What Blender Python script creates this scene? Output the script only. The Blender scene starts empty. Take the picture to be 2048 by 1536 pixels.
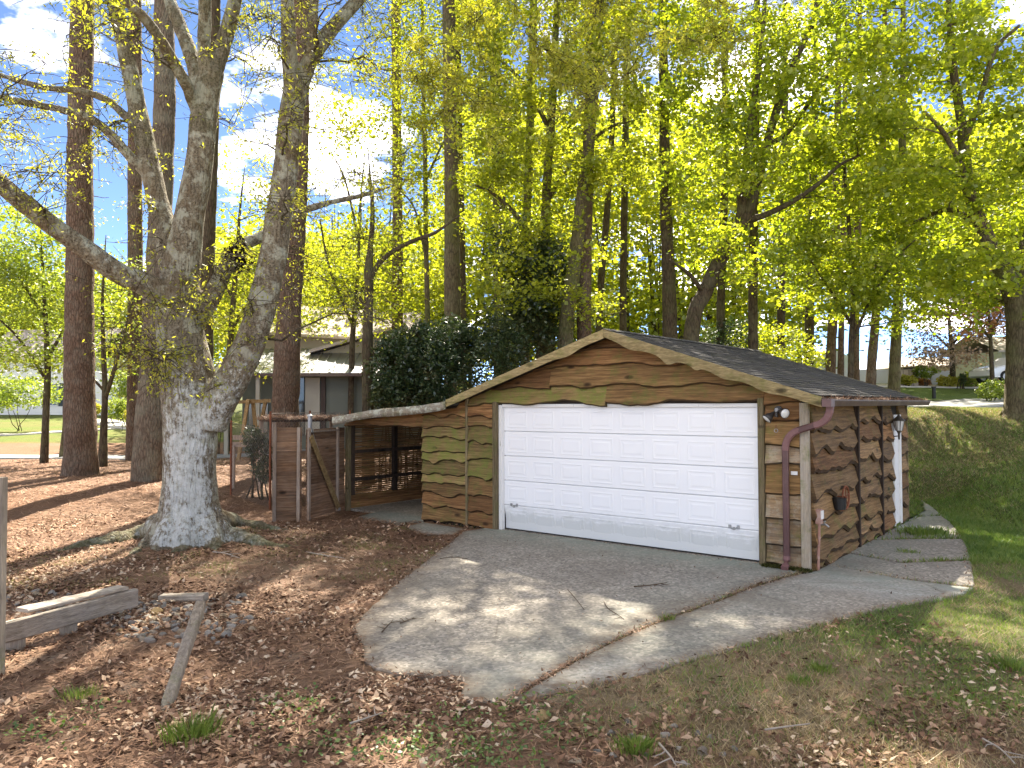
import bpy, bmesh, math, random
import numpy as np
from mathutils import Vector, Matrix

# ------------------------------------------------------------------ camera, sky, sun, exposure
SC = bpy.context.scene
COL = SC.collection
F_PX, PITCH, ROLL, CAM_Z = 1510.0, 0.0271, -0.0035, 2.3205      # in pixels of the 2048 wide photograph
cam_d = bpy.data.cameras.new('camera'); cam = bpy.data.objects.new('camera', cam_d); COL.objects.link(cam)
cam_d.sensor_width = 36.0; cam_d.lens = F_PX / 2048 * 36.0; cam_d.clip_start = 0.1; cam_d.clip_end = 3000
cam.matrix_world = Matrix.Translation((0, 0, CAM_Z)) @ Matrix.Rotation(math.pi / 2 + PITCH, 4, 'X') @ Matrix.Rotation(ROLL, 4, 'Z')
SC.camera = cam

SUN_EL, SUN_AZ = math.radians(47), math.radians(4)               # azimuth measured from the view direction (+Y) to the right
SUN_DIR = Vector((math.sin(SUN_AZ) * math.cos(SUN_EL), math.cos(SUN_AZ) * math.cos(SUN_EL), math.sin(SUN_EL)))
sun_d = bpy.data.lights.new('sun', 'SUN'); sun = bpy.data.objects.new('sun', sun_d); COL.objects.link(sun)
sun_d.energy = 2.7; sun_d.angle = math.radians(0.53); sun_d.color = (1.0, 0.91, 0.77)
sun.rotation_euler = SUN_DIR.to_track_quat('Z', 'Y').to_euler()
sun.location = (0, 0, 40)

world = bpy.data.worlds.new('World'); SC.world = world; world.use_nodes = True
wn, wl = world.node_tree.nodes, world.node_tree.links
wn.clear()
w_out = wn.new('ShaderNodeOutputWorld'); w_bg = wn.new('ShaderNodeBackground'); w_bg.inputs['Strength'].default_value = 0.05
sky = wn.new('ShaderNodeTexSky'); sky.sky_type = 'NISHITA'; sky.sun_disc = False
sky.sun_elevation = SUN_EL; sky.sun_rotation = SUN_AZ; sky.altitude = 200; sky.air_density = 0.28; sky.dust_density = 0.0; sky.ozone_density = 1.8
# soft broken clouds all round the sky
w_tc = wn.new('ShaderNodeTexCoord'); w_sep = wn.new('ShaderNodeSeparateXYZ'); wl.new(w_tc.outputs['Generated'], w_sep.inputs[0])
w_mx = wn.new('ShaderNodeMath'); w_mx.operation = 'ADD'; w_mx.inputs[1].default_value = 0.22; wl.new(w_sep.outputs['Z'], w_mx.inputs[0])
w_dx = wn.new('ShaderNodeMath'); w_dx.operation = 'DIVIDE'; wl.new(w_sep.outputs['X'], w_dx.inputs[0]); wl.new(w_mx.outputs[0], w_dx.inputs[1])
w_dy = wn.new('ShaderNodeMath'); w_dy.operation = 'DIVIDE'; wl.new(w_sep.outputs['Y'], w_dy.inputs[0]); wl.new(w_mx.outputs[0], w_dy.inputs[1])
w_cb = wn.new('ShaderNodeCombineXYZ'); wl.new(w_dx.outputs[0], w_cb.inputs[0]); wl.new(w_dy.outputs[0], w_cb.inputs[1])
w_no = wn.new('ShaderNodeTexNoise'); w_no.inputs['Scale'].default_value = 2.1; w_no.inputs['Detail'].default_value = 7; w_no.inputs['Roughness'].default_value = 0.58
w_mp = wn.new('ShaderNodeMapping'); w_mp.inputs['Location'].default_value = (19.1, 5.5, 4.0)
wl.new(w_cb.outputs[0], w_mp.inputs['Vector']); wl.new(w_mp.outputs[0], w_no.inputs['Vector'])
w_rp = wn.new('ShaderNodeValToRGB'); w_rp.color_ramp.elements[0].position = 0.51; w_rp.color_ramp.elements[1].position = 0.76
w_rp.color_ramp.elements[0].color = (0, 0, 0, 1); w_rp.color_ramp.elements[1].color = (.85, .85, .85, 1)
wl.new(w_no.outputs['Fac'], w_rp.inputs[0])
w_mix = wn.new('ShaderNodeMixRGB'); w_mix.inputs[2].default_value = (34.0, 30.6, 26.6, 1)
wl.new(w_rp.outputs['Color'], w_mix.inputs[0]); wl.new(sky.outputs[0], w_mix.inputs[1])
wl.new(w_mix.outputs[0], w_bg.inputs['Color']); wl.new(w_bg.outputs[0], w_out.inputs[0])

SC.view_settings.view_transform = 'Standard'; SC.view_settings.look = 'None'
SC.view_settings.exposure = 3.2; SC.view_settings.gamma = 1.0; SC.view_settings.use_curve_mapping = False
SC.render.engine = 'CYCLES'
SC.cycles.use_denoising = True
try: SC.cycles.denoiser = 'OPENIMAGEDENOISE'
except Exception: pass
SC.cycles.max_bounces = 8; SC.cycles.diffuse_bounces = 6; SC.cycles.glossy_bounces = 2
SC.cycles.transmission_bounces = 3; SC.cycles.transparent_max_bounces = 4
SC.cycles.caustics_reflective = False; SC.cycles.caustics_refractive = False
SC.cycles.sample_clamp_indirect = 6.0

# ------------------------------------------------------------------ helpers: geometry
PI = math.pi
def ray(px, py):
    """World direction (with unit depth scale) through a pixel of the photograph."""
    a, b = px - 1024.0, py - 768.0
    cr, sr = math.cos(ROLL), math.sin(ROLL)
    x, y = cr * a + sr * b, -sr * a + cr * b
    cp, sp = math.cos(PITCH), math.sin(PITCH)
    return np.array([x, cp * F_PX + sp * y, sp * F_PX - cp * y]) / F_PX
def at(px, py, d):
    r = ray(px, py); r = r * (d / r[1]); return np.array([r[0], r[1], r[2] + CAM_Z])
def onz(px, py, z=0.0):
    r = ray(px, py); t = (z - CAM_Z) / r[2]; return np.array([r[0] * t, r[1] * t, z])

def smooth_noise(p, seed=0, octaves=3, gain=0.5):
    """Value noise on an (n,2|3) array of points, about -1..1."""
    p = np.atleast_2d(np.asarray(p, float))
    if p.shape[1] == 2: p = np.c_[p, np.zeros(len(p))]
    tot = np.zeros(len(p)); amp = 1.0; norm = 0
    for o in range(octaves):
        q = p * (2 ** o) + 17.3 * o + seed * 7.77
        i = np.floor(q).astype(np.int64); f = q - i; f = f * f * (3 - 2 * f)
        acc = 0
        for dx in (0, 1):
            for dy in (0, 1):
                for dz in (0, 1):
                    h = (i[:, 0] + dx) * 374761393 + (i[:, 1] + dy) * 668265263 + (i[:, 2] + dz) * 2147483647 + (seed + 1) * 1274126177
                    h = (h ^ (h >> 13)) * 1274126177
                    h = (h ^ (h >> 16)) & 0xFFFFFF
                    v = h / float(0xFFFFFF) * 2 - 1
                    acc = acc + v * (f[:, 0] if dx else 1 - f[:, 0]) * (f[:, 1] if dy else 1 - f[:, 1]) * (f[:, 2] if dz else 1 - f[:, 2])
        tot += amp * acc; norm += amp; amp *= gain
    return tot / norm

class MB:
    """Collects vertices and faces of one mesh."""
    def __init__(s): s.v = []; s.f = []; s.n = 0
    def add(s, verts, faces):
        verts = np.asarray(verts, float).reshape(-1, 3)
        s.v.append(verts); s.f.extend([tuple(i + s.n for i in f) for f in faces]); s.n += len(verts); return s
    def box(s, x0, x1, y0, y1, z0, z1):
        v = [(x0,y0,z0),(x1,y0,z0),(x1,y1,z0),(x0,y1,z0),(x0,y0,z1),(x1,y0,z1),(x1,y1,z1),(x0,y1,z1)]
        return s.add(v, [(0,3,2,1),(4,5,6,7),(0,1,5,4),(1,2,6,5),(2,3,7,6),(3,0,4,7)])
    def bar(s, a, b, w, h, up=(0,0,1), taper=1.0, chamfer=0.0):
        """A beam of section w x h from a to b, corners chamfered if asked."""
        a, b, up = np.array(a, float), np.array(b, float), np.array(up, float)
        d = b - a; d /= np.linalg.norm(d); r = np.cross(d, up); r /= np.linalg.norm(r); u = np.cross(r, d)
        c = chamfer
        if c: prof = [(-w/2+c,-h/2),(w/2-c,-h/2),(w/2,-h/2+c),(w/2,h/2-c),(w/2-c,h/2),(-w/2+c,h/2),(-w/2,h/2-c),(-w/2,-h/2+c)]
        else: prof = [(-w/2,-h/2),(w/2,-h/2),(w/2,h/2),(-w/2,h/2)]
        n = len(prof)
        v = [a + r*x + u*y for x, y in prof] + [b + r*x*taper + u*y*taper for x, y in prof]
        fs = [(i, (i+1)%n, n+(i+1)%n, n+i) for i in range(n)] + [tuple(range(n-1,-1,-1)), tuple(range(n, 2*n))]
        return s.add(v, fs)
    def prism(s, poly, z0, z1):
        n = len(poly)
        v = [(x,y,z0) for x,y in poly] + [(x,y,z1) for x,y in poly]
        return s.add(v, [tuple(range(n-1,-1,-1)), tuple(range(n,2*n))] + [(i,(i+1)%n,n+(i+1)%n,n+i) for i in range(n)])
    def tube(s, pts, rad, sides=8, cap=True, ecc=None, rough=0.0, seed=0, twist=0.0):
        pts = np.asarray(pts, float); n = len(pts); rad = np.broadcast_to(np.asarray(rad, float), (n,))
        t = np.gradient(pts, axis=0); t /= np.linalg.norm(t, axis=1)[:, None] + 1e-12
        ref = np.array([0.0, 0.0, 1.0]) if abs(t[0][2]) < 0.9 else np.array([1.0, 0.0, 0.0])
        u = np.cross(t[0], ref); u /= np.linalg.norm(u); us = []
        for i in range(n):
            u = u - t[i] * np.dot(u, t[i]); u /= np.linalg.norm(u) + 1e-12; us.append(u)
        us = np.array(us); ws = np.cross(t, us)
        ang = np.linspace(0, 2*PI, sides, endpoint=False) + twist
        ring = pts[:, None, :] + rad[:, None, None] * (np.cos(ang)[None, :, None] * us[:, None, :] + np.sin(ang)[None, :, None] * ws[:, None, :])
        if rough:
            nv = smooth_noise(ring.reshape(-1, 3) * 3.0, seed, 2).reshape(n, sides)
            dirv = ring - pts[:, None, :]
            ring = pts[:, None, :] + dirv * (1 + rough * nv)[:, :, None]
        v = ring.reshape(-1, 3)
        fs = [(i*sides+j, i*sides+(j+1)%sides, (i+1)*sides+(j+1)%sides, (i+1)*sides+j) for i in range(n-1) for j in range(sides)]
        if cap: fs += [tuple(range(sides-1,-1,-1)), tuple(range((n-1)*sides, n*sides))]
        return s.add(v, fs)
    def build(s, name, mat, parent=None, smooth=False, attrs=None):
        me = bpy.data.meshes.new(name)
        me.from_pydata(np.concatenate(s.v).tolist() if s.v else [], [], s.f)
        me.update()
        return link(name, me, mat, parent, smooth)

def link(name, me, mat, parent=None, smooth=False):
    if mat is not None:
        for m in (mat if isinstance(mat, (list, tuple)) else [mat]): me.materials.append(m)
    if smooth: me.polygons.foreach_set('use_smooth', np.ones(len(me.polygons), bool))
    o = bpy.data.objects.new(name, me); COL.objects.link(o)
    if parent is not None: o.parent = parent
    return o
def tag(o, label=None, cat=None, group=None, kind=None):
    if label: o['label'] = label
    if cat: o['category'] = cat
    if group: o['group'] = group
    if kind: o['kind'] = kind
    return o
def empty(name, loc=(0,0,0), rz=0.0, label=None, cat=None, group=None):
    o = bpy.data.objects.new(name, None); COL.objects.link(o)
    o.location = [float(c) for c in loc]; o.rotation_euler = (0, 0, rz); o.empty_display_size = .2
    return tag(o, label, cat, group)
def quads_mesh(name, V, rnd=None, extra=None, tri=False):
    """Fast mesh from an (n,k,3) array of separate k-gons; rnd is one value per face."""
    V = np.asarray(V, np.float32); n, k = V.shape[:2]
    me = bpy.data.meshes.new(name)
    me.vertices.add(n*k); me.vertices.foreach_set('co', V.reshape(-1))
    me.loops.add(n*k); me.loops.foreach_set('vertex_index', np.arange(n*k, dtype=np.int32))
    me.polygons.add(n); me.polygons.foreach_set('loop_start', np.arange(0, n*k, k, dtype=np.int32))
    me.update(calc_edges=True)
    if rnd is not None:
        a = me.attributes.new('rnd', 'FLOAT', 'POINT'); a.data.foreach_set('value', np.repeat(np.asarray(rnd, np.float32), k))
    if extra is not None:
        a = me.attributes.new('hue', 'FLOAT', 'POINT'); a.data.foreach_set('value', np.repeat(np.asarray(extra, np.float32), k))
    return me
def unit(v): return v / (np.linalg.norm(v, axis=-1, keepdims=True) + 1e-12)
def leaf_quads(rng, C, L, Wd, droop=0.0, flat=0.5):
    """Kite shaped leaves at centres C (n,3); L, Wd half sizes (n,)."""
    n = len(C)
    a = rng.normal(size=(n,3)); a[:,2] = a[:,2]*0.6 - droop; a = unit(a)
    nn = rng.normal(size=(n,3)); nn[:,2] = np.abs(nn[:,2]) + flat; nn = unit(nn)
    b = unit(np.cross(nn, a)); nrm = np.cross(a, b)
    bend = nrm * (np.asarray(L)[:,None] * rng.uniform(-.25,.25,(n,1)))
    aL, bW = a*np.asarray(L)[:,None], b*np.asarray(Wd)[:,None]
    return np.stack([C-aL, C+bW*1.0-aL*.1+bend, C+aL, C-bW-aL*.1+bend], 1)
def in_poly(P, poly):
    x, y = P[:,0], P[:,1]; r = np.zeros(len(P), bool); m = len(poly)
    for i in range(m):
        x0, y0 = poly[i][:2]; x1, y1 = poly[(i+1)%m][:2]
        if y0 == y1: continue
        c = ((y0 > y) != (y1 > y)) & (x < (x1-x0)*(y-y0)/(y1-y0)+x0); r ^= c
    return r
def poly_dist(P, poly):
    d = np.full(len(P), 1e9); m = len(poly)
    for i in range(m):
        a = np.array(poly[i][:2]); b = np.array(poly[(i+1)%m][:2]); ab = b-a
        t = np.clip(((P[:,:2]-a)@ab)/(ab@ab+1e-12), 0, 1)
        d = np.minimum(d, np.linalg.norm(P[:,:2]-(a+t[:,None]*ab), axis=1))
    return d
# ------------------------------------------------------------------ materials
class NT:
    """Small node-tree writer."""
    def __init__(s, name):
        s.m = bpy.data.materials.new(name); s.m.use_nodes = True; s.t = s.m.node_tree; s.t.nodes.clear()
        s.out = s.t.nodes.new('ShaderNodeOutputMaterial')
    def n(s, typ, **kw):
        nd = s.t.nodes.new(typ)
        for k, v in kw.items():
            if k.startswith('i_'):
                nd.inputs[k[2:].replace('_', ' ')].default_value = v
            else: setattr(nd, k, v)
        return nd
    def l(s, a, b): s.t.links.new(a, b); return s
    def coords(s, kind='Object', scale=(1,1,1), jitter=False):
        tc = s.n('ShaderNodeTexCoord'); mp = s.n('ShaderNodeMapping'); mp.inputs['Scale'].default_value = scale
        s.l(tc.outputs[kind], mp.inputs['Vector'])
        if jitter:
            oi = s.n('ShaderNodeObjectInfo'); ml = s.n('ShaderNodeMath', operation='MULTIPLY'); ml.inputs[1].default_value = 37.0
            s.l(oi.outputs['Random'], ml.inputs[0]); cb = s.n('ShaderNodeCombineXYZ')
            for i in range(3): s.l(ml.outputs[0], cb.inputs[i])
            s.l(cb.outputs[0], mp.inputs['Location'])
        return mp.outputs[0]
    def noise(s, vec, scale=5, detail=4, rough=.55, dist=0.0):
        nd = s.n('ShaderNodeTexNoise'); nd.inputs['Scale'].default_value = scale; nd.inputs['Detail'].default_value = detail
        nd.inputs['Roughness'].default_value = rough; nd.inputs['Distortion'].default_value = dist
        s.l(vec, nd.inputs['Vector']); return nd.outputs['Fac']
    def voro(s, vec, scale=5, feature='F1', out='Distance', rand=1.0):
        nd = s.n('ShaderNodeTexVoronoi', feature=feature); nd.inputs['Scale'].default_value = scale; nd.inputs['Randomness'].default_value = rand
        s.l(vec, nd.inputs['Vector']); return nd.outputs[out]
    def ramp(s, fac, stops, interp='LINEAR'):
        nd = s.n('ShaderNodeValToRGB'); cr = nd.color_ramp; cr.interpolation = interp
        while len(cr.elements) < len(stops): cr.elements.new(0.5)
        for e, (p, c) in zip(cr.elements, stops):
            e.position = p; e.color = (c, c, c, 1) if isinstance(c, (int, float)) else (*c, 1)
        s.l(fac, nd.inputs[0]); return nd.outputs[0]
    def mix(s, fac, a, b, mode='MIX'):
        nd = s.n('ShaderNodeMixRGB', blend_type=mode)
        for v, i in ((fac, 0), (a, 1), (b, 2)):
            if isinstance(v, (int, float)): nd.inputs[i].default_value = v if i == 0 else (v, v, v, 1)
            elif isinstance(v, tuple): nd.inputs[i].default_value = (*v, 1)
            else: s.l(v, nd.inputs[i])
        return nd.outputs[0]
    def math(s, op, a, b=0.0, clamp=False):
        nd = s.n('ShaderNodeMath', operation=op, use_clamp=clamp)
        for v, i in ((a, 0), (b, 1)):
            if isinstance(v, (int, float)): nd.inputs[i].default_value = v
            else: s.l(v, nd.inputs[i])
        return nd.outputs[0]
    def attr(s, name, out='Fac'):
        nd = s.n('ShaderNodeAttribute', attribute_name=name); return nd.outputs[out]
    def bump(s, h, strength=.5, dist=.02):
        nd = s.n('ShaderNodeBump'); nd.inputs['Strength'].default_value = strength; nd.inputs['Distance'].default_value = dist
        s.l(h, nd.inputs['Height']); return nd.outputs[0]
    def principled(s, col, rough=.8, normal=None, spec=.3, metal=0.0):
        b = s.n('ShaderNodeBsdfPrincipled')
        for v, k in ((col, 'Base Color'), (rough, 'Roughness'), (spec, 'Specular IOR Level'), (metal, 'Metallic')):
            if isinstance(v, tuple): b.inputs[k].default_value = (*v, 1)
            elif isinstance(v, (int, float)): b.inputs[k].default_value = v
            else: s.l(v, b.inputs[k])
        if normal is not None: s.l(normal, b.inputs['Normal'])
        s.l(b.outputs[0], s.out.inputs['Surface']); return s.m

def wood_mat(name, dark, mid, light, moss=0.0, grey=0.0, grain=(0.8, 0.8, 19), mosscol=(.115,.135,.028), lichen=0.0):
    t = NT(name); v = t.coords('Object', grain, True); v2 = t.coords('Object', (1,1,1), True)
    g1 = t.noise(v, 1.6, 6, .62, .2); g2 = t.noise(v, 7, 3, .5, .2)
    c = t.ramp(g1, [(.28, dark), (.5, mid), (.74, light)])
    c = t.mix(.7, c, t.ramp(g2, [(.3, .42), (.62, 1.15)]), 'MULTIPLY')
    kn = t.voro(t.coords('Object', (.9, .9, 2.2), True), 1.7)
    knm = t.ramp(kn, [(.05, 1.0), (.10, .75), (.16, 0.0)])
    c = t.mix(knm, c, tuple(x*.35 for x in dark))
    big = t.noise(v2, 1.3, 4, .6)
    c = t.mix(t.ramp(big, [(.46, 0.0), (.70, .45)]), c, tuple(x*.6 for x in mid))
    if grey:
        gm = t.noise(v2, 2.3, 5, .65); c = t.mix(t.math('MULTIPLY', t.ramp(gm, [(.35, 0.0), (.6, 1.0)]), grey), c, (.30,.27,.235))
    if moss:
        mo = t.noise(v2, 3.4, 6, .66); mf = t.noise(t.coords('Object', (3,3,9), True), 5, 4, .6)
        m = t.math('MULTIPLY', t.ramp(mo, [(.57-.15*moss, 0.0), (.72-.12*moss, 1.0)]), t.ramp(mf, [(.3, .35), (.6, 1.0)]))
        c = t.mix(t.math('MULTIPLY', m, .5+.4*moss), c, t.mix(mf, tuple(x*.55 for x in mosscol), mosscol))
    if lichen:
        li = t.noise(v2, 9, 6, .7); c = t.mix(t.math('MULTIPLY', t.ramp(li, [(.5, 0.0), (.58, 1.0)]), lichen), c, (.42,.44,.36))
    oi = t.n('ShaderNodeObjectInfo'); c = t.mix(1.0, c, t.ramp(oi.outputs['Random'], [(0, .8), (.5, 1.15), (1, 1.55)]), 'MULTIPLY')
    c = t.mix(t.math('MULTIPLY', t.attr('bark'), .8), c, (.032,.019,.010))  # bark edge colour, with the painted shadow line of the laps
    nb = t.bump(t.math('ADD', g1, t.math('MULTIPLY', knm, .4)), .9, .02)
    return t.principled(c, .82, nb, .25)

def bark_mat(name, dark, light, lichen=(.3,.31,.24), lf=0.0, scale=(7,7,1.6), depth=.03, moss=0.0):
    t = NT(name); v = t.coords('Object', scale, True); v2 = t.coords('Object', (1,1,1), True)
    e = t.voro(v, 1.5, 'DISTANCE_TO_EDGE'); nz = t.noise(v, 2.2, 6, .65, .8); fine = t.noise(t.coords('Object', (14,14,5), True), 3, 4, .6)
    h = t.math('ADD', t.ramp(e, [(0, 0.0), (.16, .5), (.4, .65)]), t.math('MULTIPLY', nz, 1.3))
    c = t.mix(t.ramp(h, [(.25, 0.0), (.95, 1.0)]) if False else t.ramp(t.math('MULTIPLY', h, .6), [(.2, 0.0), (.75, 1.0)]), dark, light)
    c = t.mix(.5, c, t.ramp(fine, [(.3, .4), (.7, 1.0)]), 'MULTIPLY')
    if lf:
        li = t.noise(v2, 2.4, 6, .68); c = t.mix(t.math('MULTIPLY', t.ramp(li, [(.46, 0.0), (.6, 1.0)]), lf), c, lichen)
    if moss:
        mo = t.noise(v2, .9, 5, .6); c = t.mix(t.math('MULTIPLY', t.ramp(mo, [(.48, 0.0), (.64, 1.0)]), moss), c, (.10,.12,.03))
    return t.principled(c, .9, t.bump(h, 1.0, depth), .15)

def leaf_mat(name, c0, c1, c2, trans=.5, gloss=.08, tint=(1.25,1.2,.55), rough=.45):
    t = NT(name); r = t.attr('rnd'); c = t.ramp(r, [(0.0, c0), (.5, c1), (1.0, c2)])
    d = t.n('ShaderNodeBsdfDiffuse'); t.l(c, d.inputs['Color'])
    tr = t.n('ShaderNodeBsdfTranslucent'); t.l(t.mix(1.0, c, tint, 'MULTIPLY'), tr.inputs['Color'])
    mx = t.n('ShaderNodeMixShader'); mx.inputs[0].default_value = trans; t.l(d.outputs[0], mx.inputs[1]); t.l(tr.outputs[0], mx.inputs[2])
    gl = t.n('ShaderNodeBsdfGlossy'); gl.inputs['Roughness'].default_value = rough; gl.inputs['Color'].default_value = (.8,.8,.8,1)
    m2 = t.n('ShaderNodeMixShader'); m2.inputs[0].default_value = gloss; t.l(mx.outputs[0], m2.inputs[1]); t.l(gl.outputs[0], m2.inputs[2])
    t.l(m2.outputs[0], t.out.inputs['Surface']); return t.m

def flat_mat(name, col, rough=.6, var=.25, nscale=6, bump=.15, spec=.4, metal=0.0, dirt=None, dirtf=.5):
    t = NT(name); v = t.coords('Object'); nz = t.noise(v, nscale, 5, .6); f = t.noise(v, nscale*9, 3, .6)
    c = t.mix(var, col, t.ramp(nz, [(.25, .3), (.75, 1.0)]), 'MULTIPLY')
    if dirt: c = t.mix(t.math('MULTIPLY', t.ramp(t.noise(v, nscale*.6, 6, .7), [(.45, 0.0), (.65, 1.0)]), dirtf), c, dirt)
    return t.principled(c, rough, t.bump(t.math('ADD', nz, f), bump, .01), spec, metal)

M = {}
M['board_brown'] = wood_mat('board_brown', (.060,.026,.010), (.195,.098,.037), (.32,.18,.076), moss=.25)
M['board_green'] = wood_mat('board_green', (.07,.042,.016), (.19,.125,.05), (.28,.195,.085), moss=1.15, mosscol=(.145,.165,.032))
M['board_olive'] = wood_mat('board_olive', (.06,.032,.012), (.185,.105,.040), (.29,.178,.076), moss=.55)
M['board_side'] = wood_mat('board_side', (.055,.028,.011), (.20,.115,.044), (.33,.205,.088), moss=.22, grey=.06)
M['board_pale'] = wood_mat('board_pale', (.08,.048,.022), (.20,.125,.058), (.30,.20,.10), moss=.4, grey=.25, lichen=.15)
M['barge'] = wood_mat('barge', (.12,.09,.04), (.26,.20,.095), (.37,.29,.15), moss=.6, mosscol=(.17,.17,.05), grain=(2,2,16))
M['barge_lichen'] = wood_mat('barge_lichen', (.08,.06,.035), (.2,.165,.10), (.33,.29,.2), moss=.4, grey=.6, lichen=.8, grain=(2,2,16))
M['trim'] = wood_mat('trim', (.08,.06,.03), (.17,.13,.07), (.26,.21,.12), moss=.5, grain=(26,26,1.4))
M['trim_pale'] = wood_mat('trim_pale', (.14,.11,.07), (.26,.21,.14), (.38,.32,.23), moss=.3, grey=.5, grain=(26,26,1.4))
M['batten_dark'] = wood_mat('batten_dark', (.018,.012,.009), (.04,.027,.019), (.075,.05,.034), grain=(26,26,1.4))
M['gate_wood'] = wood_mat('gate_wood', (.06,.028,.013), (.19,.105,.055), (.33,.21,.125), grey=.12)
M['gate_frame'] = wood_mat('gate_frame', (.12,.08,.055), (.24,.175,.125), (.36,.28,.21), grey=.4, grain=(24,24,1.5))
M['brace_wood'] = wood_mat('brace_wood', (.15,.095,.04), (.28,.19,.085), (.38,.27,.13), grain=(9,9,9))
M['grey_timber'] = wood_mat('grey_timber', (.09,.07,.05), (.23,.195,.145), (.38,.34,.275), grey=.6, grain=(3,3,22))
M['grey_post'] = wood_mat('grey_post', (.10,.075,.05), (.21,.17,.12), (.33,.28,.21), grey=.4, moss=.3, grain=(22,22,1.6))
M['dark_inside'] = flat_mat('dark_inside', (.03,.022,.015), .9, .3)
M['white_door'] = None
t = NT('white_door'); v = t.coords('Object'); z = t.n('ShaderNodeSeparateXYZ'); ge = t.n('ShaderNodeNewGeometry'); t.l(ge.outputs['Position'], z.inputs[0])
mpd = t.n('ShaderNodeMapping'); mpd.inputs['Scale'].default_value = (1.5,1.5,3); t.l(ge.outputs['Position'], mpd.inputs['Vector']); dn = t.noise(mpd.outputs[0], 3.5, 6, .7)
low = t.ramp(t.math('ADD', z.outputs[2], t.math('MULTIPLY', dn, -.55)), [(.0, 1.0), (.10, .35), (.22, 0.0)])
c = t.mix(t.math('MULTIPLY', low, .38), (.83,.835,.84), (.34,.36,.30))
c = t.mix(.07, c, t.ramp(t.noise(ge.outputs['Position'], 1.2, 5, .6), [(.3, .55), (.7, 1.0)]), 'MULTIPLY')
M['white_door'] = t.principled(c, .42, t.bump(t.noise(t.coords('Object', (2,2,60)), 8, 3, .5), .05, .004), .4)
t = NT('white_paint'); v = t.coords('Object', (14,14,2)); n1 = t.noise(v, 3, 6, .7)
M['white_paint'] = t.principled(t.mix(t.ramp(n1, [(.60, 0.0), (.68, .9)]), (.74,.73,.70), (.24,.20,.15)), .6, t.bump(n1, .3, .006), .3)
t = NT('shingle'); v = t.coords('Object', (1,1,1), True); r = t.attr('rnd')
n1 = t.noise(v, 130, 3, .7); n2 = t.noise(v, 2.2, 5, .65)
c = t.mix(t.ramp(n1, [(.35, 0.0), (.65, 1.0)]), (.035,.034,.033), (.19,.18,.165))
c = t.mix(.55, c, t.ramp(r, [(0, .45), (1, 1.0)]), 'MULTIPLY')
c = t.mix(t.math('MULTIPLY', t.ramp(n2, [(.5, 0.0), (.7, 1.0)]), .4), c, (.10,.10,.06))
M['shingle'] = t.principled(c, .95, t.bump(n1, .7, .006), .1)
M['brown_metal'] = flat_mat('brown_metal', (.085,.035,.032), .42, .3, 4, .05, .5, 0.0, (.20,.11,.10), .35)
M['brown_metal_pale'] = flat_mat('brown_metal_pale', (.20,.10,.095), .5, .3, 4, .05, .4)
M['gutter_brown'] = flat_mat('gutter_brown', (.095,.06,.045), .5, .3, 3, .08, .4, 0.0, (.19,.15,.10), .5)
M['rust'] = flat_mat('rust', (.25,.09,.045), .85, .5, 14, .4, .2, 0.0, (.10,.04,.025), .6)
M['copper_pink'] = flat_mat('copper_pink', (.36,.19,.14), .6, .3, 9, .2, .3, 0.0, (.5,.42,.36), .6)
M['dark_metal'] = flat_mat('dark_metal', (.05,.045,.042), .45, .3, 9, .2, .5, .4)
M['galv'] = flat_mat('galv', (.42,.43,.43), .45, .3, 8, .15, .5, .7, (.2,.17,.14), .4)
M['lamp_glass'] = flat_mat('lamp_glass', (.66,.66,.63), .15, .15, 4, .02, .6)
M['bronze'] = flat_mat('bronze', (.10,.085,.065), .5, .4, 14, .3, .5, .5, (.25,.22,.18), .5)
t = NT('concrete'); v = t.coords('Object'); agg = t.voro(v, 31, 'F1', 'Color'); ag = t.n('ShaderNodeRGBToBW'); t.l(agg, ag.inputs[0])
n2 = t.noise(v, .9, 6, .65, .4); n3 = t.noise(v, 5.5, 5, .65); n4 = t.noise(v, 160, 2, .6)
c = t.mix(t.ramp(n2, [(.3, 0.0), (.7, 1.0)]), (.30,.27,.225), (.47,.425,.355))
c = t.mix(.72, c, t.ramp(ag.outputs[0], [(.1, .32), (.55, .78), (.9, 1.35)]), 'MULTIPLY'); c = t.mix(.5, c, t.ramp(t.noise(v, 34, 4, .75), [(.3, .5), (.7, 1.25)]), 'MULTIPLY')
c = t.mix(t.math('MULTIPLY', t.ramp(n3, [(.55, 0.0), (.72, 1.0)]), .35), c, (.15,.145,.12))
gr = t.attr('stain'); c = t.mix(t.math('MULTIPLY', gr, t.ramp(t.noise(v, 2.4, 5, .6), [(.25, .2), (.65, .85)])), c, (.205,.245,.205))
c = t.mix(t.math('MULTIPLY', t.attr('pale'), t.ramp(t.noise(v, 26, 4, .7), [(.4, .1), (.6, .8)])), c, (.50,.49,.46))
st2 = t.noise(v, .55, 5, .7, 1.0); c = t.mix(t.ramp(st2, [(.48, 0.0), (.62, .45)]), c, (.20,.18,.145)); c = t.mix(t.math('MULTIPLY', t.attr('edge'), t.ramp(t.noise(v, 7, 5, .7), [(.3, .1), (.6, .9)])), c, (.17,.125,.085))
cw = t.mix(.14, t.coords('Object'), t.n('ShaderNodeTexNoise').outputs['Color']); ck = t.voro(cw, .42, 'DISTANCE_TO_EDGE'); c = t.mix(t.math('MULTIPLY', t.ramp(ck, [(.0, 1.0), (.002, .7), (.0045, 0.0)]), t.ramp(t.noise(t.coords('Object', (1,1,1)), .8, 3, .6), [(.48, 0.0), (.62, .6)])), c, (.09,.075,.055))
M['concrete'] = t.principled(c, .9, t.bump(t.math('ADD', ag.outputs[0], t.math('MULTIPLY', n4, 1.0)), .35, .006), .2)
t = NT('terrain'); v = t.coords('Object'); c = t.attr('Col', 'Color')
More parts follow.
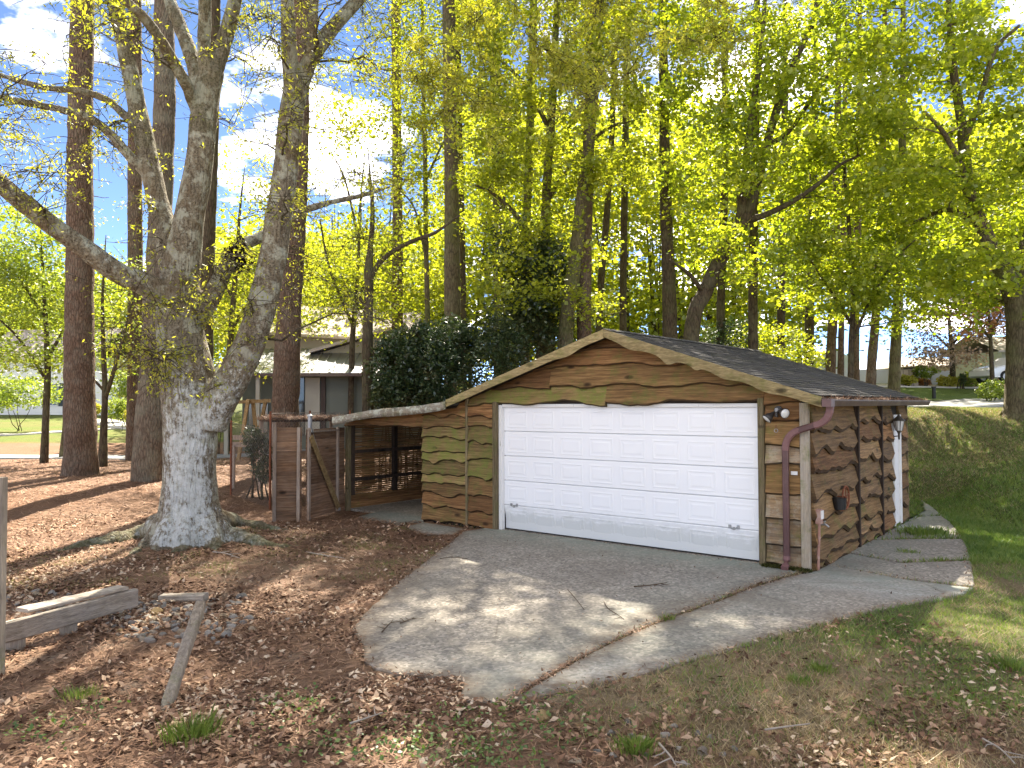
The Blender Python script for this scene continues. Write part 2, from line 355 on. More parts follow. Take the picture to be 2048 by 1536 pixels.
n1 = t.noise(v, 26, 5, .7); n2 = t.noise(v, 95, 3, .7); n3 = t.noise(v, 3.0, 5, .6)
c = t.mix(.75, c, t.ramp(n1, [(.28, .42), (.55, .95), (.75, 1.5)]), 'MULTIPLY'); c = t.mix(.6, c, t.ramp(n2, [(.3, .5), (.7, 1.45)]), 'MULTIPLY')
c = t.mix(.3, c, t.ramp(n3, [(.3, .6), (.7, 1.25)]), 'MULTIPLY')
M['terrain'] = t.principled(c, .97, t.bump(t.math('ADD', n1, t.math('MULTIPLY', n2, .5)), .8, .04), .1)
t = NT('litter'); r = t.attr('rnd')
c = t.ramp(r, [(0.0, (.08,.045,.028)), (.35, (.20,.115,.072)), (.62, (.31,.195,.125)), (.82, (.43,.30,.20)), (1.0, (.58,.47,.34))])
M['litter'] = t.principled(c, .9, None, .1)
t = NT('straw'); r = t.attr('rnd')
c = t.ramp(r, [(0.0, (.11,.055,.03)), (.5, (.27,.145,.08)), (1.0, (.46,.30,.19))])
M['straw'] = t.principled(c, .7, None, .3)
M['grass'] = leaf_mat('grass', (.08,.16,.025), (.17,.26,.05), (.30,.34,.085), .35, .04, (1.2,1.15,.6))
M['grass_dry'] = leaf_mat('grass_dry', (.19,.135,.065), (.35,.275,.14), (.56,.46,.27), .3, .04, (1.1,1.0,.8))
M['weed'] = leaf_mat('weed', (.06,.13,.022), (.115,.20,.04), (.20,.27,.07), .35, .05)
M['leaf_maple'] = leaf_mat('leaf_maple', (.11,.17,.016), (.28,.35,.03), (.50,.52,.06), .6, .04, (1.3,1.25,.45))
M['leaf_olive'] = leaf_mat('leaf_olive', (.13,.18,.016), (.28,.34,.03), (.46,.48,.06), .6, .04, (1.3,1.2,.45))
M['leaf_oak'] = leaf_mat('leaf_oak', (.18,.22,.03), (.33,.36,.045), (.50,.49,.08), .58, .05, (1.25,1.15,.4))
M['leaf_pine'] = leaf_mat('leaf_pine', (.04,.065,.02), (.085,.115,.035), (.15,.165,.055), .3, .06)
M['leaf_dark'] = leaf_mat('leaf_dark', (.018,.036,.013), (.040,.068,.024), (.13,.15,.06), .28, .06, (1.1,1.2,.5), .35)
M['leaf_hedge'] = leaf_mat('leaf_hedge', (.11,.17,.02), (.24,.32,.04), (.40,.46,.08), .5, .06)
M['leaf_yellow'] = leaf_mat('leaf_yellow', (.28,.27,.03), (.42,.40,.05), (.55,.52,.10), .4, .05)
M['leaf_pink'] = leaf_mat('leaf_pink', (.25,.17,.10), (.42,.30,.20), (.55,.44,.32), .4, .04, (1.1,1,.9))
M['leaf_orange'] = leaf_mat('leaf_orange', (.30,.12,.04), (.40,.19,.07), (.45,.27,.12), .45, .04, (1.2,1,.7))
M['bark_pine'] = bark_mat('bark_pine', (.05,.033,.022), (.19,.128,.088), lf=.15, scale=(11,11,3.2), depth=.035)
M['bark_pine_grey'] = bark_mat('bark_pine_grey', (.055,.042,.028), (.20,.155,.11), (.25,.25,.18), lf=.35, scale=(11,11,3.2), depth=.035)
M['bark_dark'] = bark_mat('bark_dark', (.022,.016,.011), (.105,.078,.05), (.16,.16,.09), lf=.25, scale=(9,9,2.2), depth=.02, moss=.2)
M['bark_mossy'] = bark_mat('bark_mossy', (.03,.024,.014), (.15,.12,.07), (.2,.2,.1), lf=.3, scale=(9,9,2.2), depth=.02, moss=.5)
t = NT('bark_oak'); v = t.coords('Object', (5,5,1.5)); vo = t.coords('Object')
nz = t.noise(v, 2.4, 6, .68, .9); fur = t.voro(t.coords('Object', (9,9,2.0)), 1.4, 'DISTANCE_TO_EDGE'); fn = t.noise(vo, 30, 5, .7)
h = t.math('ADD', t.math('MULTIPLY', nz, 1.2), t.ramp(fur, [(0, 0.0), (.2, .5)]))
c = t.mix(t.ramp(nz, [(.32, 0.0), (.66, 1.0)]), (.11,.083,.055), (.33,.29,.21))
c = t.mix(t.ramp(fn, [(.38, .8), (.54, 0.0)]), c, (.05,.037,.024))
l1 = t.noise(vo, 3.3, 7, .72); c = t.mix(t.ramp(l1, [(.5, 0.0), (.57, .75)]), c, (.42,.425,.34))
bl = t.noise(vo, .8, 5, .62); c = t.mix(t.ramp(bl, [(.52, 0.0), (.66, .7)]), c, (.155,.105,.055))
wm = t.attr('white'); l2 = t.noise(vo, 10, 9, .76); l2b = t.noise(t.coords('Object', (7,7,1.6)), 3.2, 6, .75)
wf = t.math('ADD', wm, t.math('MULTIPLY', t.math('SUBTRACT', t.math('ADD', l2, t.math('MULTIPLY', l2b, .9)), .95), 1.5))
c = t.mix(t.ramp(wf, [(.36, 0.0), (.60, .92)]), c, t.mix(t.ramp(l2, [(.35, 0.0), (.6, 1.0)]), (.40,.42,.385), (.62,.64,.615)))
mg = t.attr('mossy'); c = t.mix(t.math('MULTIPLY', mg, t.ramp(t.noise(vo, 4, 6, .7), [(.35, 0.0), (.6, .85)])), c, (.07,.085,.03))
M['bark_oak'] = t.principled(c, .92, t.bump(t.math('ADD', h, t.math('MULTIPLY', fn, .8)), 1.0, .04), .15)
t = NT('stone'); v = t.coords('Object', (1,1,1), True); oi = t.n('ShaderNodeObjectInfo'); n1 = t.noise(v, 9, 6, .7); n2 = t.noise(v, 70, 3, .7)
c = t.ramp(oi.outputs['Random'], [(0, (.15,.14,.12)), (.35, (.22,.205,.18)), (.7, (.30,.275,.235)), (.9, (.29,.22,.14)), (1, (.19,.17,.145))])
c = t.mix(.6, c, t.ramp(n1, [(.3, .5), (.7, 1.2)]), 'MULTIPLY'); c = t.mix(.35, c, t.ramp(n2, [(.3, .55), (.7, 1.2)]), 'MULTIPLY')
M['stone'] = t.principled(c, .9, t.bump(n1, .5, .01), .2)
M['stone_tan'] = flat_mat('stone_tan', (.42,.29,.13), .9, .6, 9, .5, .2, 0.0, (.25,.2,.12), .5)
M['siding_grey'] = flat_mat('siding_grey', (.15,.165,.135), .7, .15, 2, .05, .3)
M['siding_white'] = flat_mat('siding_white', (.74,.74,.70), .7, .1, 2, .05, .3)
M['siding_tan'] = flat_mat('siding_tan', (.34,.30,.21), .7, .15, 2, .05, .3)
M['trim_cream'] = flat_mat('trim_cream', (.40,.38,.31), .7, .15, 3, .05, .3)
M['trim_brown'] = flat_mat('trim_brown', (.06,.04,.03), .6, .2, 3, .05, .3)
M['metal_roof'] = flat_mat('metal_roof', (.34,.35,.36), .35, .35, 1.6, .03, .5, .75, (.25,.15,.1), .35)
M['roof_tan'] = flat_mat('roof_tan', (.52,.45,.40), .95, .5, 18, .4, .1)
M['glass'] = flat_mat('glass', (.03,.035,.04), .08, .2, 2, 0, .6)
M['shutter'] = flat_mat('shutter', (.03,.045,.05), .6, .2, 4, .05, .3)
M['white_vinyl'] = flat_mat('white_vinyl', (.72,.73,.72), .5, .1, 3, .03, .4)
M['shed_tan'] = flat_mat('shed_tan', (.40,.33,.24), .7, .15, 3, .05, .3)
M['car_white'] = flat_mat('car_white', (.78,.79,.80), .18, .03, 1, 0, .6)
M['tyre'] = flat_mat('tyre', (.02,.02,.02), .8, .2, 5, .1, .3)
M['asphalt'] = flat_mat('asphalt', (.30,.30,.29), .95, .3, 9, .3, .2)
M['path_pale'] = flat_mat('path_pale', (.52,.49,.43), .9, .2, 4, .2, .2)
M['moss'] = flat_mat('moss', (.05,.055,.012), .95, .6, 30, 1.0, .1)
M['wire'] = flat_mat('wire', (.18,.15,.13), .6, .2, 3, 0, .3, .4)
M['nest'] = flat_mat('nest', (.025,.016,.010), .95, .5, 20, .5, .1)
M['twig'] = flat_mat('twig', (.12,.085,.055), .85, .5, 20, .3, .2)
M['twig_pale'] = flat_mat('twig_pale', (.38,.33,.27), .85, .4, 20, .3, .2)
M['black_plastic'] = flat_mat('black_plastic', (.015,.015,.015), .5, .2, 3, 0, .4)
# ------------------------------------------------------------------ ground, slabs, roads
YAW, GX, GY = -0.6817, -0.1855, 14.102          # the garage stands turned to the camera; local x runs along its front
CY, SY = math.cos(YAW), math.sin(YAW)
def g2w(x, y, z=0.0): return np.array([GX + CY*x - SY*y, GY + SY*x + CY*y, z])

def pix_poly(pts, z=0.0): return [tuple(onz(x, y, z)[:2]) for x, y in pts]
JOINT = [(1018,1397),(1050,1376),(1080,1358),(1130,1329),(1180,1302),(1235,1275),(1290,1251),(1350,1228),(1420,1204),(1475,1182),(1520,1166),(1572,1150)]
front = [g2w(x, .03)[:2] for x in (5.50, 4.9, 3.6, 2.4, 1.2, 0.0, -.35)]
SLAB_A = [tuple(p) for p in pix_poly([(925,1063),(900,1084),(870,1108),(835,1134),(800,1160),(768,1188),(740,1215),(718,1240),(703,1258),(716,1275),(726,1296),(728,1320),(755,1335),(790,1345),(830,1350),(865,1352),(905,1350),(920,1358),(926,1372),(922,1388),(930,1402),(985,1404)] + JOINT)] + [tuple(p) for p in front]
SLAB_B = pix_poly([(x+2.2, y+2.2) for x, y in JOINT]) + [tuple(g2w(5.62,-.02)[:2]), tuple(g2w(5.66,.55)[:2])] + pix_poly([(1800,1156),(1945,1174),(1925,1186),(1880,1196),(1820,1206),(1760,1217),(1690,1235),(1620,1252),(1550,1272),(1480,1291),(1405,1312),(1330,1331),(1265,1348),(1200,1362),(1135,1377),(1075,1389),(1035,1398)])
wall = lambda y: tuple(g2w(5.64, y)[:2])
SLAB_C = [wall(.565), wall(1.64)] + pix_poly([(1800,1124.5),(1880,1122),(1941,1120.5),(1946,1145),(1946,1172),(1880,1164),(1800,1154)])
SLAB_D = [wall(1.66), wall(3.0)] + pix_poly([(1850,1078),(1926,1078),(1937,1098),(1941,1119),(1880,1120),(1798,1123)])
SLAB_E = [wall(3.015), wall(4.94)] + pix_poly([(1838,1033),(1884,1031),(1905,1048),(1926,1076.5),(1850,1076.5)])
SLAB_F = [wall(4.96), wall(7.4)] + pix_poly([(1842,1000),(1862,1012),(1884,1030),(1836,1032)])
SLABS = [SLAB_A, SLAB_B, SLAB_C, SLAB_D, SLAB_E, SLAB_F]
APRONS = [pix_poly([(718,1032),(768,1020),(812,1008),(848,1000),(846,1040),(820,1044),(795,1046),(760,1040)]),
          pix_poly([(812,1051),(846,1043),(890,1050),(928,1056),(905,1068),(878,1070),(840,1066)])]
SHED = [tuple(g2w(x, y)[:2]) for x, y in ((-4.55,.0),(5.6,.0),(5.6,6.0),(-4.55,6.0))]

ctrl = []
for X in (-9,-5,-1,3,6.5):
    for Y in (-8,0,4,8,11): ctrl.append((X, Y, -.05))
ctrl += [(x, y, z) for x, y, z in ((-9,13,-.03),(-5,13.5,0),(-5.5,16,-.05),(-3,15.5,-.05),(-3.6,17,-.05),(0,14,-.06),(3.5,11.5,-.06),(-2,18,-.04),(6.2,12,-.06),(7.6,13.5,-.05),(9,15.5,-.03),(9,0,-.05),(12,-6,-.05),(-16,0,-.05),(-16,-20,0),(16,-20,0),(40,-20,.5),(-40,-20,.3),(0,-60,0),(60,-60,1),(-60,-60,0))]
def cp(px, py, d): ctrl.append(tuple(at(px, py, d)))
for a in ((2000,1000,16),(2047,1180,9.9),(1830,900,21.2),(1815,960,18.6),(2035,838,22),(1850,840,22),(1850,817,26),(1990,806,28),(1900,790,36),(1900,772,46),(1700,770,46),(2040,780,46),
          (160,950,21),(295,960,20),(100,930,26),(100,915,30),(400,915,30),(100,860,45),(300,865,43),(50,835,58),(250,835,58),(20,1000,16),(0,960,20),(230,890,36),(0,890,36)): cp(*a)
ctrl += [(2,22,.7),(6,22,1.1),(8,26,1.9),(2,30,1.3),(8,36,2.6),(-3,24,.3),(-4,30,.5),(-7,30,.5),(-6,40,1.0),(0,45,1.8),(0,70,2.6),(30,60,4.2),(-60,70,2),(70,60,5),(-40,30,.3),(40,20,3.0),(30,5,1.0),(-30,110,4),(40,110,6),(0,150,6)]
CT = np.array(ctrl, float)
def _tps(r2): return np.where(r2 > 1e-12, .5 * r2 * np.log(np.maximum(r2, 1e-12)), 0)
_n = len(CT); _K = _tps(((CT[:,None,:2]-CT[None,:,:2])**2).sum(-1)) + np.eye(_n)*.35
_A = np.zeros((_n+3,_n+3)); _A[:_n,:_n] = _K; _A[:_n,_n] = 1; _A[:_n,_n+1:] = CT[:,:2]; _A[_n:,:_n] = _A[:_n,_n:].T
_S = np.linalg.solve(_A, np.r_[CT[:,2], 0, 0, 0])
def base_h(P):
    P = np.atleast_2d(P)[:, :2]; Q = P.copy(); Q[:,0] = np.clip(Q[:,0], -80, 80); Q[:,1] = np.clip(Q[:,1], -60, 150)
    o = np.empty(len(Q))
    for i in range(0, len(Q), 20000):
        q = Q[i:i+20000]; o[i:i+20000] = _tps(((q[:,None]-CT[None,:,:2])**2).sum(-1)) @ _S[:_n] + _S[_n] + q @ _S[_n+1:]
    return o
BANK = [tuple(p[:2]) for p in (at(2,960,19), at(320,960,19), at(500,1020,16.5), at(300,1030,14.5), at(0,1040,14.5))]
def H(P):
    P = np.atleast_2d(np.asarray(P, float))[:, :2]
    z = base_h(P)
    far = np.clip((np.hypot(P[:,0], P[:,1]-8) - 4) / 20, 0, 1)
    z = z + .022*smooth_noise(P*2.2, 3, 3) + .06*far*smooth_noise(P*.5, 5, 2)
    near = (np.abs(P[:,0]) < 14) & (P[:,1] > 3) & (P[:,1] < 22)
    if near.any():
        Pn = P[near]; ins = np.zeros(len(Pn), bool); d = np.full(len(Pn), 9.0)
        for s in SLABS + APRONS: ins |= in_poly(Pn, s); d = np.minimum(d, poly_dist(Pn, s))
        sh = in_poly(Pn, SHED); zz = z[near]
        lip = -.012 + .02*smooth_noise(Pn*5, 9, 2)
        w = np.clip(d/np.where(Pn[:,0] > 6.5, 1.6, .5), 0, 1); w = w*w*(3-2*w)
        zz = np.where(ins | sh, -.085, lip*(1-w) + zz*w)
        z = z.copy(); z[near] = zz
    return z
GRID = None
def Hz(x, y):
    if GRID is None: return float(H([[x, y]])[0])
    gx_, gy_, gz_ = GRID
    i = min(max(int(np.searchsorted(gx_, x))-1, 0), len(gx_)-2); j = min(max(int(np.searchsorted(gy_, y))-1, 0), len(gy_)-2)
    u = (x-gx_[i])/(gx_[i+1]-gx_[i]); v = (y-gy_[j])/(gy_[j+1]-gy_[j])
    return float(gz_[j,i]*(1-u)*(1-v)+gz_[j,i+1]*u*(1-v)+gz_[j+1,i]*(1-u)*v+gz_[j+1,i+1]*u*v)
def ground_at(px, py):
    """The terrain point seen through a pixel (used to stand things where they are)."""
    r = ray(px, py); lo, step = 3.0, .25
    d = lo
    while d < 140:
        p = r*(d/r[1]); 
        if p[2]+CAM_Z < Hz(p[0], p[1]): break
        d += step
    a, b = d-step, d
    for _ in range(12):
        m = (a+b)/2; p = r*(m/r[1])
        if p[2]+CAM_Z < Hz(p[0], p[1]): b = m
        else: a = m
    p = r*(b/r[1]); return np.array([p[0], p[1], Hz(p[0], p[1])])
def stand(px, d):
    """A point on the terrain at depth d under pixel column px."""
    p = at(px, 800, d); return np.array([p[0], p[1], Hz(p[0], p[1])])

STRAW, DIRT, LITTER, DRY, GREEN, MOSSG = (np.array(c) for c in ((.235,.135,.082), (.36,.29,.215), (.245,.16,.105), (.27,.215,.13), (.075,.10,.03), (.15,.135,.045)))
def lawn_weight(P):
    x, y = P[:,0], P[:,1]; n = smooth_noise(P*.55, 21, 3)
    w = np.clip((x - (5.2 - .10*(y-8)) + 1.3*n)/2.5, 0, 1)
    w = np.where(y < 9.5, np.clip((x - .9 + 1.6*n)/2.5, 0, 1)*.74*np.clip((y-4.0)/2.5, .2, 1), w)
    return w
def zone_col(P):
    x, y = P[:,0], P[:,1]
    n1, n2, n3 = smooth_noise(P*.9, 11, 3), smooth_noise(P*2.6, 12, 3), smooth_noise(P*.35, 13, 2)
    c = np.tile(STRAW, (len(P),1))
    def over(w, col):
        nonlocal c; c = c*(1-w)[:,None] + col*w[:,None]
    over(np.clip((n1+.15)*2, 0, 1)*.5, LITTER)
    over(np.clip((9.5-y)/3, 0, 1)*.7, LITTER)
    over(np.clip((n2-.25)*3, 0, 1)*.6*((y < 16) & (x > -9)), DIRT)
    over(np.exp(-((x+2.8)**2/3+(y-10.6)**2/2.2))*.75*np.clip(n2*1.5+.8, 0, 1), DIRT)
    over(np.exp(-((x+2.4)**2/1.6+(y-12.6)**2/2.0))*np.clip(n2*2+.7, 0, 1)*.8, MOSSG)
    over(np.exp(-((x+6.0)**2/5+(y-11.6)**2/1.5))*np.clip(n2*2+.6, 0, 1)*.6, MOSSG)
    dry = np.clip((x + .5 + 1.2*n1)/1.6, 0, 1)*(y < 16)*np.clip((y-4.9+.6*n2)/1.2, .25, 1)
    over(dry*.85, DRY*(1+.12*n2)[:,None] if False else DRY)
    over(np.clip((n2-.1)*2, 0, 1)*dry*.35, DIRT)
    over(np.clip(lawn_weight(P)*1.25-.35-.45*np.clip(n1, -1, 1)*(y < 13), 0, 1)*(x > 1), GREEN)
    over(np.clip((n3-.28)*4, 0, 1)*.55*((x > 6) & (y > 12) & (y < 24)), DRY)
    over(np.clip((y-17.5)/4, 0, 1)*np.clip(.35+.9*n2, 0, .8)*((x > 7) & (y < 27)), DRY*.8)
    lf = ((x < -8) & (y > 37.5)) | ((x > 8) & (y > 30))
    over(lf*np.clip(.75+.4*n1, 0, 1), np.array((.115,.17,.03)))
    over((y > 62)*.8, np.array((.08,.09,.035)))
    over((y < 2.5)*np.clip((2.5-y)/2, 0, 1), np.array((.46,.41,.32)))  # unseen pale ground behind the camera, added to bounce warm light onto the garage
    return np.clip(c, .01, 1)

def axis_pts(segs):
    out = []
    for a, b, s in segs: out += list(np.arange(a, b, s))
    return np.array(out + [segs[-1][1]])
xs = axis_pts([(-400,-90,40),(-90,-30,5),(-30,-12,.8),(-12,-7,.25),(-7,9.5,.11),(9.5,17,.25),(17,40,1.0),(40,90,5),(90,400.1,40)])
ys = axis_pts([(-300,-30,30),(-30,3,3),(3,4.4,.3),(4.4,14.5,.11),(14.5,26,.25),(26,60,.9),(60,150,6),(150,600.1,50)])
XX, YY = np.meshgrid(xs, ys); P = np.c_[XX.ravel(), YY.ravel()]
Z = H(P); nx, ny = len(xs), len(ys); GRID = (xs, ys, Z.reshape(ny, nx))
me = bpy.data.meshes.new('ground')
idx = np.arange(nx*ny).reshape(ny, nx)
fc = np.stack([idx[:-1,:-1], idx[:-1,1:], idx[1:,1:], idx[1:,:-1]], -1).reshape(-1, 4)
me.vertices.add(nx*ny); me.vertices.foreach_set('co', np.c_[P, Z].astype(np.float32).ravel())
me.loops.add(len(fc)*4); me.loops.foreach_set('vertex_index', fc.astype(np.int32).ravel())
me.polygons.add(len(fc)); me.polygons.foreach_set('loop_start', np.arange(0, len(fc)*4, 4, dtype=np.int32)); me.update(calc_edges=True)
ca = me.color_attributes.new('Col', 'FLOAT_COLOR', 'POINT'); ca.data.foreach_set('color', np.c_[zone_col(P), np.ones(len(P))].astype(np.float32).ravel())
tag(link('ground', me, M['terrain'], None, True), kind='structure')

# concrete slabs: fine triangulated tops with worn edges
def slab(name, poly, top, parent, thick=.11, seed=1, tilt=(0,0), rag=True):
    pts = []
    m = len(poly); rng = np.random.default_rng(seed)
    for i in range(m):
        a, b = np.array(poly[i]), np.array(poly[(i+1)%m]); k = max(1, int(np.linalg.norm(b-a)/.12))
        for j in range(k): pts.append(a + (b-a)*j/k)
    pts = np.array(pts); nrm = smooth_noise(pts*6, seed, 3)[:,None]; nr2 = smooth_noise(pts*6+50, seed, 3)[:,None]
    pts = pts + (.03*np.c_[nrm, nr2] + .012*np.c_[smooth_noise(pts*23, seed, 2), smooth_noise(pts*23+9, seed, 2)])*(1 if rag else .25)
    cen = pts.mean(0)
    bm = bmesh.new()
    zt = lambda p: top + tilt[0]*(p[0]-cen[0]) + tilt[1]*(p[1]-cen[1])
    lo = [bm.verts.new((p[0], p[1], zt(p)-thick)) for p in pts]
    hi = [bm.verts.new((p[0], p[1], zt(p)-.014)) for p in pts]
    d = np.roll(pts,-1,0)-np.roll(pts,1,0); nin = np.c_[-d[:,1], d[:,0]]; nin /= np.linalg.norm(nin, axis=1)[:,None]
    area = np.sum(pts[:,0]*np.roll(pts[:,1],-1)-np.roll(pts[:,0],-1)*pts[:,1]); nin *= np.sign(area)
    inn = pts + nin*.016
    tv = [bm.verts.new((p[0], p[1], zt(p))) for p in inn]
    k = len(pts)
    for i in range(k):
        j = (i+1) % k
        bm.faces.new((lo[i], lo[j], hi[j], hi[i])); bm.faces.new((hi[i], hi[j], tv[j], tv[i]))
    top_f = bm.faces.new(tv)
    bmesh.ops.triangulate(bm, faces=[top_f])
    bmesh.ops.recalc_face_normals(bm, faces=bm.faces[:])
    for _ in range(3):
        es = [e for e in bm.edges if e.calc_length() > .35 and all(v.co.z > top-.1 for v in e.verts)]
        if not es: break
        bmesh.ops.subdivide_edges(bm, edges=es, cuts=1); bmesh.ops.triangulate(bm, faces=[f for f in bm.faces if len(f.verts) > 3])
    me = bpy.data.meshes.new(name); bm.to_mesh(me); bm.free()
    co = np.empty(len(me.vertices)*3, np.float32); me.vertices.foreach_get('co', co); co = co.reshape(-1,3)
    lx = CY*(co[:,0]-GX) + SY*(co[:,1]-GY); ly = -SY*(co[:,0]-GX) + CY*(co[:,1]-GY)      # garage frame
    st = np.clip(1.15 - np.maximum(-ly, 0)/1.1, 0, 1)*(ly < .3) + np.clip(1.0 - (lx-5.6)/1.2, 0, 1)*(lx > 5.5)*(ly > -.6)
    st = np.maximum(st, np.clip(.55-.4*np.abs(lx-5.2), 0, 1)*(ly < 0))
    pale = np.exp(-(((lx-7.0)/1.3)**2+((ly+.5)/.5)**2)) + .7*np.exp(-(((co[:,0]-1.0)/1.2)**2+((co[:,1]-6.6)/.35)**2))
    edge = np.clip(1-poly_dist(co, poly)/.22, 0, 1)*(ly < -.25)
    for nm, val in (('stain', np.clip(st, 0, 1)), ('pale', np.clip(pale, 0, 1)), ('edge', edge)):
        a = me.attributes.new(nm, 'FLOAT', 'POINT'); a.data.foreach_set('value', val.astype(np.float32))
    return link(name, me, M['concrete'], parent)
drive = slab('driveway', SLAB_A, 0.0, None, seed=1); tag(drive, kind='structure')
jp = np.array([onz(x+1, y+1, -.011)[:2] for x, y in JOINT]); jt = unit(np.gradient(jp, axis=0)); jn = np.c_[-jt[:,1], jt[:,0]]
MB().add(np.r_[np.c_[jp+jn*.05, np.full(len(jp),-.011)], np.c_[jp-jn*.05, np.full(len(jp),-.011)]], [(i, i+1, len(jp)+i+1, len(jp)+i) for i in range(len(jp)-1)]).build('joint_soil', flat_mat('joint_soil', (.12,.09,.055), .95, .6, 20, .8, .1), drive)
drive['label'] = 'grey concrete driveway slab in front of the white garage door'
for i, s in enumerate(SLABS[1:2]): slab('slab', s, -.006, drive, seed=2)
walk = slab('side_path', SLAB_C, -.004, None, seed=3, tilt=(.002,-.003)); tag(walk, kind='structure')
for i, s in enumerate(SLABS[3:]): slab('slab', s, [.004,-.003,.006][i], walk, seed=4+i)
floor_slab = slab('lean_to_floor', APRONS[0], .0, None, seed=8); tag(floor_slab, kind='structure')
slab('slab', APRONS[1], -.012, floor_slab, seed=9)

def strip(name, pts, width, mat, lift=.05, kind='structure', parent=None, parts=60):
    """A road or path draped over the terrain along a line of world points."""
    pts = np.array(pts, float)[:, :2]; L = np.r_[0, np.cumsum(np.linalg.norm(np.diff(pts, axis=0), axis=1))]
    s = np.linspace(0, L[-1], parts); c = np.c_[np.interp(s, L, pts[:,0]), np.interp(s, L, pts[:,1])]
    for _ in range(3): c[1:-1] = (c[:-2]+2*c[1:-1]+c[2:])/4
    t = unit(np.gradient(c, axis=0)); n = np.c_[-t[:,1], t[:,0]]; w = np.broadcast_to(np.asarray(width, float), (2,))
    wd = np.linspace(w[0], w[1], parts)[:,None]
    rows = []
    for k in (-.5, -.5, -.25, 0, .25, .5, .5): rows.append(c + n*wd*k)
    hz = [H(r) for r in rows]; top = np.max(hz, 0) if False else None
    V = []
    for i, r in enumerate(rows): V.append(np.c_[r, hz[i] + (lift if 0 < i < 6 else -.1)])
    V = np.stack(V, 1).reshape(-1, 3); k = 7
    fs = [(i*k+j, i*k+j+1, (i+1)*k+j+1, (i+1)*k+j) for i in range(parts-1) for j in range(k-1)]
    o = MB().add(V, fs).build(name, mat, parent, True)
    return tag(o, kind=kind)
strip('road', [at(-500,918,31), at(-100,918,30.5), at(100,916,30), at(300,915,30), at(480,914,30), at(560,914,31), at(640,900,33)], (1.9,1.7), M['asphalt'])
strip('garden_path', [at(-60,880,41), at(60,872,42), at(160,862,43.5), at(240,852,46), at(300,846,48)], (.9,.9), M['path_pale'], .06)
strip('front_walk', [at(196,838,55), at(220,845,50.5), at(262,853,46.5), at(320,856,45)], (1.6,1.9), M['path_pale'], .08)
strip('rear_driveway', [at(1700,822,25.5), at(1830,819,26.0), at(1900,815,27.0), at(1990,810,28.0), at(2080,806,29), at(2300,800,31)], (3.0,2.4), M['asphalt'], .06)
strip('far_street', [at(1640,777,45), at(1760,777,44), at(1900,775,44), at(2100,776,44), at(2400,778,44)], (2.2,2.0), M['path_pale'], .08)
# ------------------------------------------------------------------ the garage
garage = empty('garage', (GX, GY, 0), YAW, 'low brown live-edge board garage with white sectional door and lean-to', 'garage')
D_G, XR, XL = 5.88, 5.575, -2.08
RIDGE_X, RIDGE_Z, EAVE_RX, EAVE_RZ, EAVE_LX, EAVE_LZ = 2.45, 3.53, 5.90, 2.385, -1.11, 2.40
OH = .34
def roof_under(x):       # underside of the gable at x on the front wall
    x = np.asarray(x, float)
    a = RIDGE_Z - (x-RIDGE_X)*(RIDGE_Z-EAVE_RZ)/(EAVE_RX-RIDGE_X); b = RIDGE_Z - (RIDGE_X-x)*(RIDGE_Z-EAVE_LZ)/(RIDGE_X-EAVE_LX)
    c = 2.33 - (-1.15-x)*.085
    return np.where(x > RIDGE_X, a, np.where(x > EAVE_LX, b, c)) - .07

def board(u0, u1, ztop, zbot, wall, mat, seed, amp=.035, scal=.0, thick=.040, parent=None, lap=.042, name='board', freq=2.2, sfreq=2.1, ripple=.35, band=.020, sexp=3.0):
    """One live-edge board: u along the wall, wavy lower edge, tucked under the board above."""
    n = max(6, int((u1-u0)/.065)); u = np.linspace(u0, u1, n)
    q = np.c_[u*freq + seed*3.1, np.zeros(n)]
    e = amp*smooth_noise(q, seed, 2) + .4*amp*smooth_noise(q*3.3, seed+5, 2)
    if scal: e -= scal*np.abs(np.sin((u+.35*smooth_noise(np.c_[u*2.3, u*0+seed], seed+2, 2))*sfreq+seed*1.7))**sexp
    zb = zbot + e
    zt = ztop(u) if callable(ztop) else np.full(n, ztop)
    ok = zt > zb + .015
    if not ok.any(): return None
    i0, i1 = np.argmax(ok), len(ok)-np.argmax(ok[::-1]); u, zb, zt = u[i0:i1], zb[i0:i1], np.maximum(zt[i0:i1], zb[i0:i1]+.004); n = len(u)
    if n < 3: return None
    hang = np.maximum(-(e - e.mean())[i0:i1], 0)*ripple
    bul = .006*smooth_noise(np.c_[u*1.7, np.full(n, seed*.37)], seed, 2)
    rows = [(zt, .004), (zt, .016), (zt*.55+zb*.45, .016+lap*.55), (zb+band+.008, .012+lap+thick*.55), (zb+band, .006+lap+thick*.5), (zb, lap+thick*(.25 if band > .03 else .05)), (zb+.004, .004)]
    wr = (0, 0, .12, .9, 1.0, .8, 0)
    V = []
    for z, nn in rows:
        nv = np.maximum(nn + (bul if nn > .01 else 0) + hang*wr[len(V)], .004 if nn < .01 else .012)
        if wall == 'front': V.append(np.c_[u, -nv*np.ones(n), z])
        elif wall == 'side': V.append(np.c_[XR + nv*np.ones(n), u, z])
    V = np.stack(V, 1).reshape(-1,3); k = len(rows)
    bark = np.tile([.5,0,0,.0,1.0,1.0,1.0], n)  # dark bark edge, widened so it also paints the shadow line under each board
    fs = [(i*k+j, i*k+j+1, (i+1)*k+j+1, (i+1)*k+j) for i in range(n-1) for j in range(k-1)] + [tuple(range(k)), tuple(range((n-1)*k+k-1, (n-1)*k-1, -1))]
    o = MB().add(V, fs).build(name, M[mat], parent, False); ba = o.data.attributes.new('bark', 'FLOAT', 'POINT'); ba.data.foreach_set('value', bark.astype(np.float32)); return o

def fix_normals(o):
    bm = bmesh.new(); bm.from_mesh(o.data); bmesh.ops.recalc_face_normals(bm, faces=bm.faces[:]); bm.to_mesh(o.data); bm.free(); return o

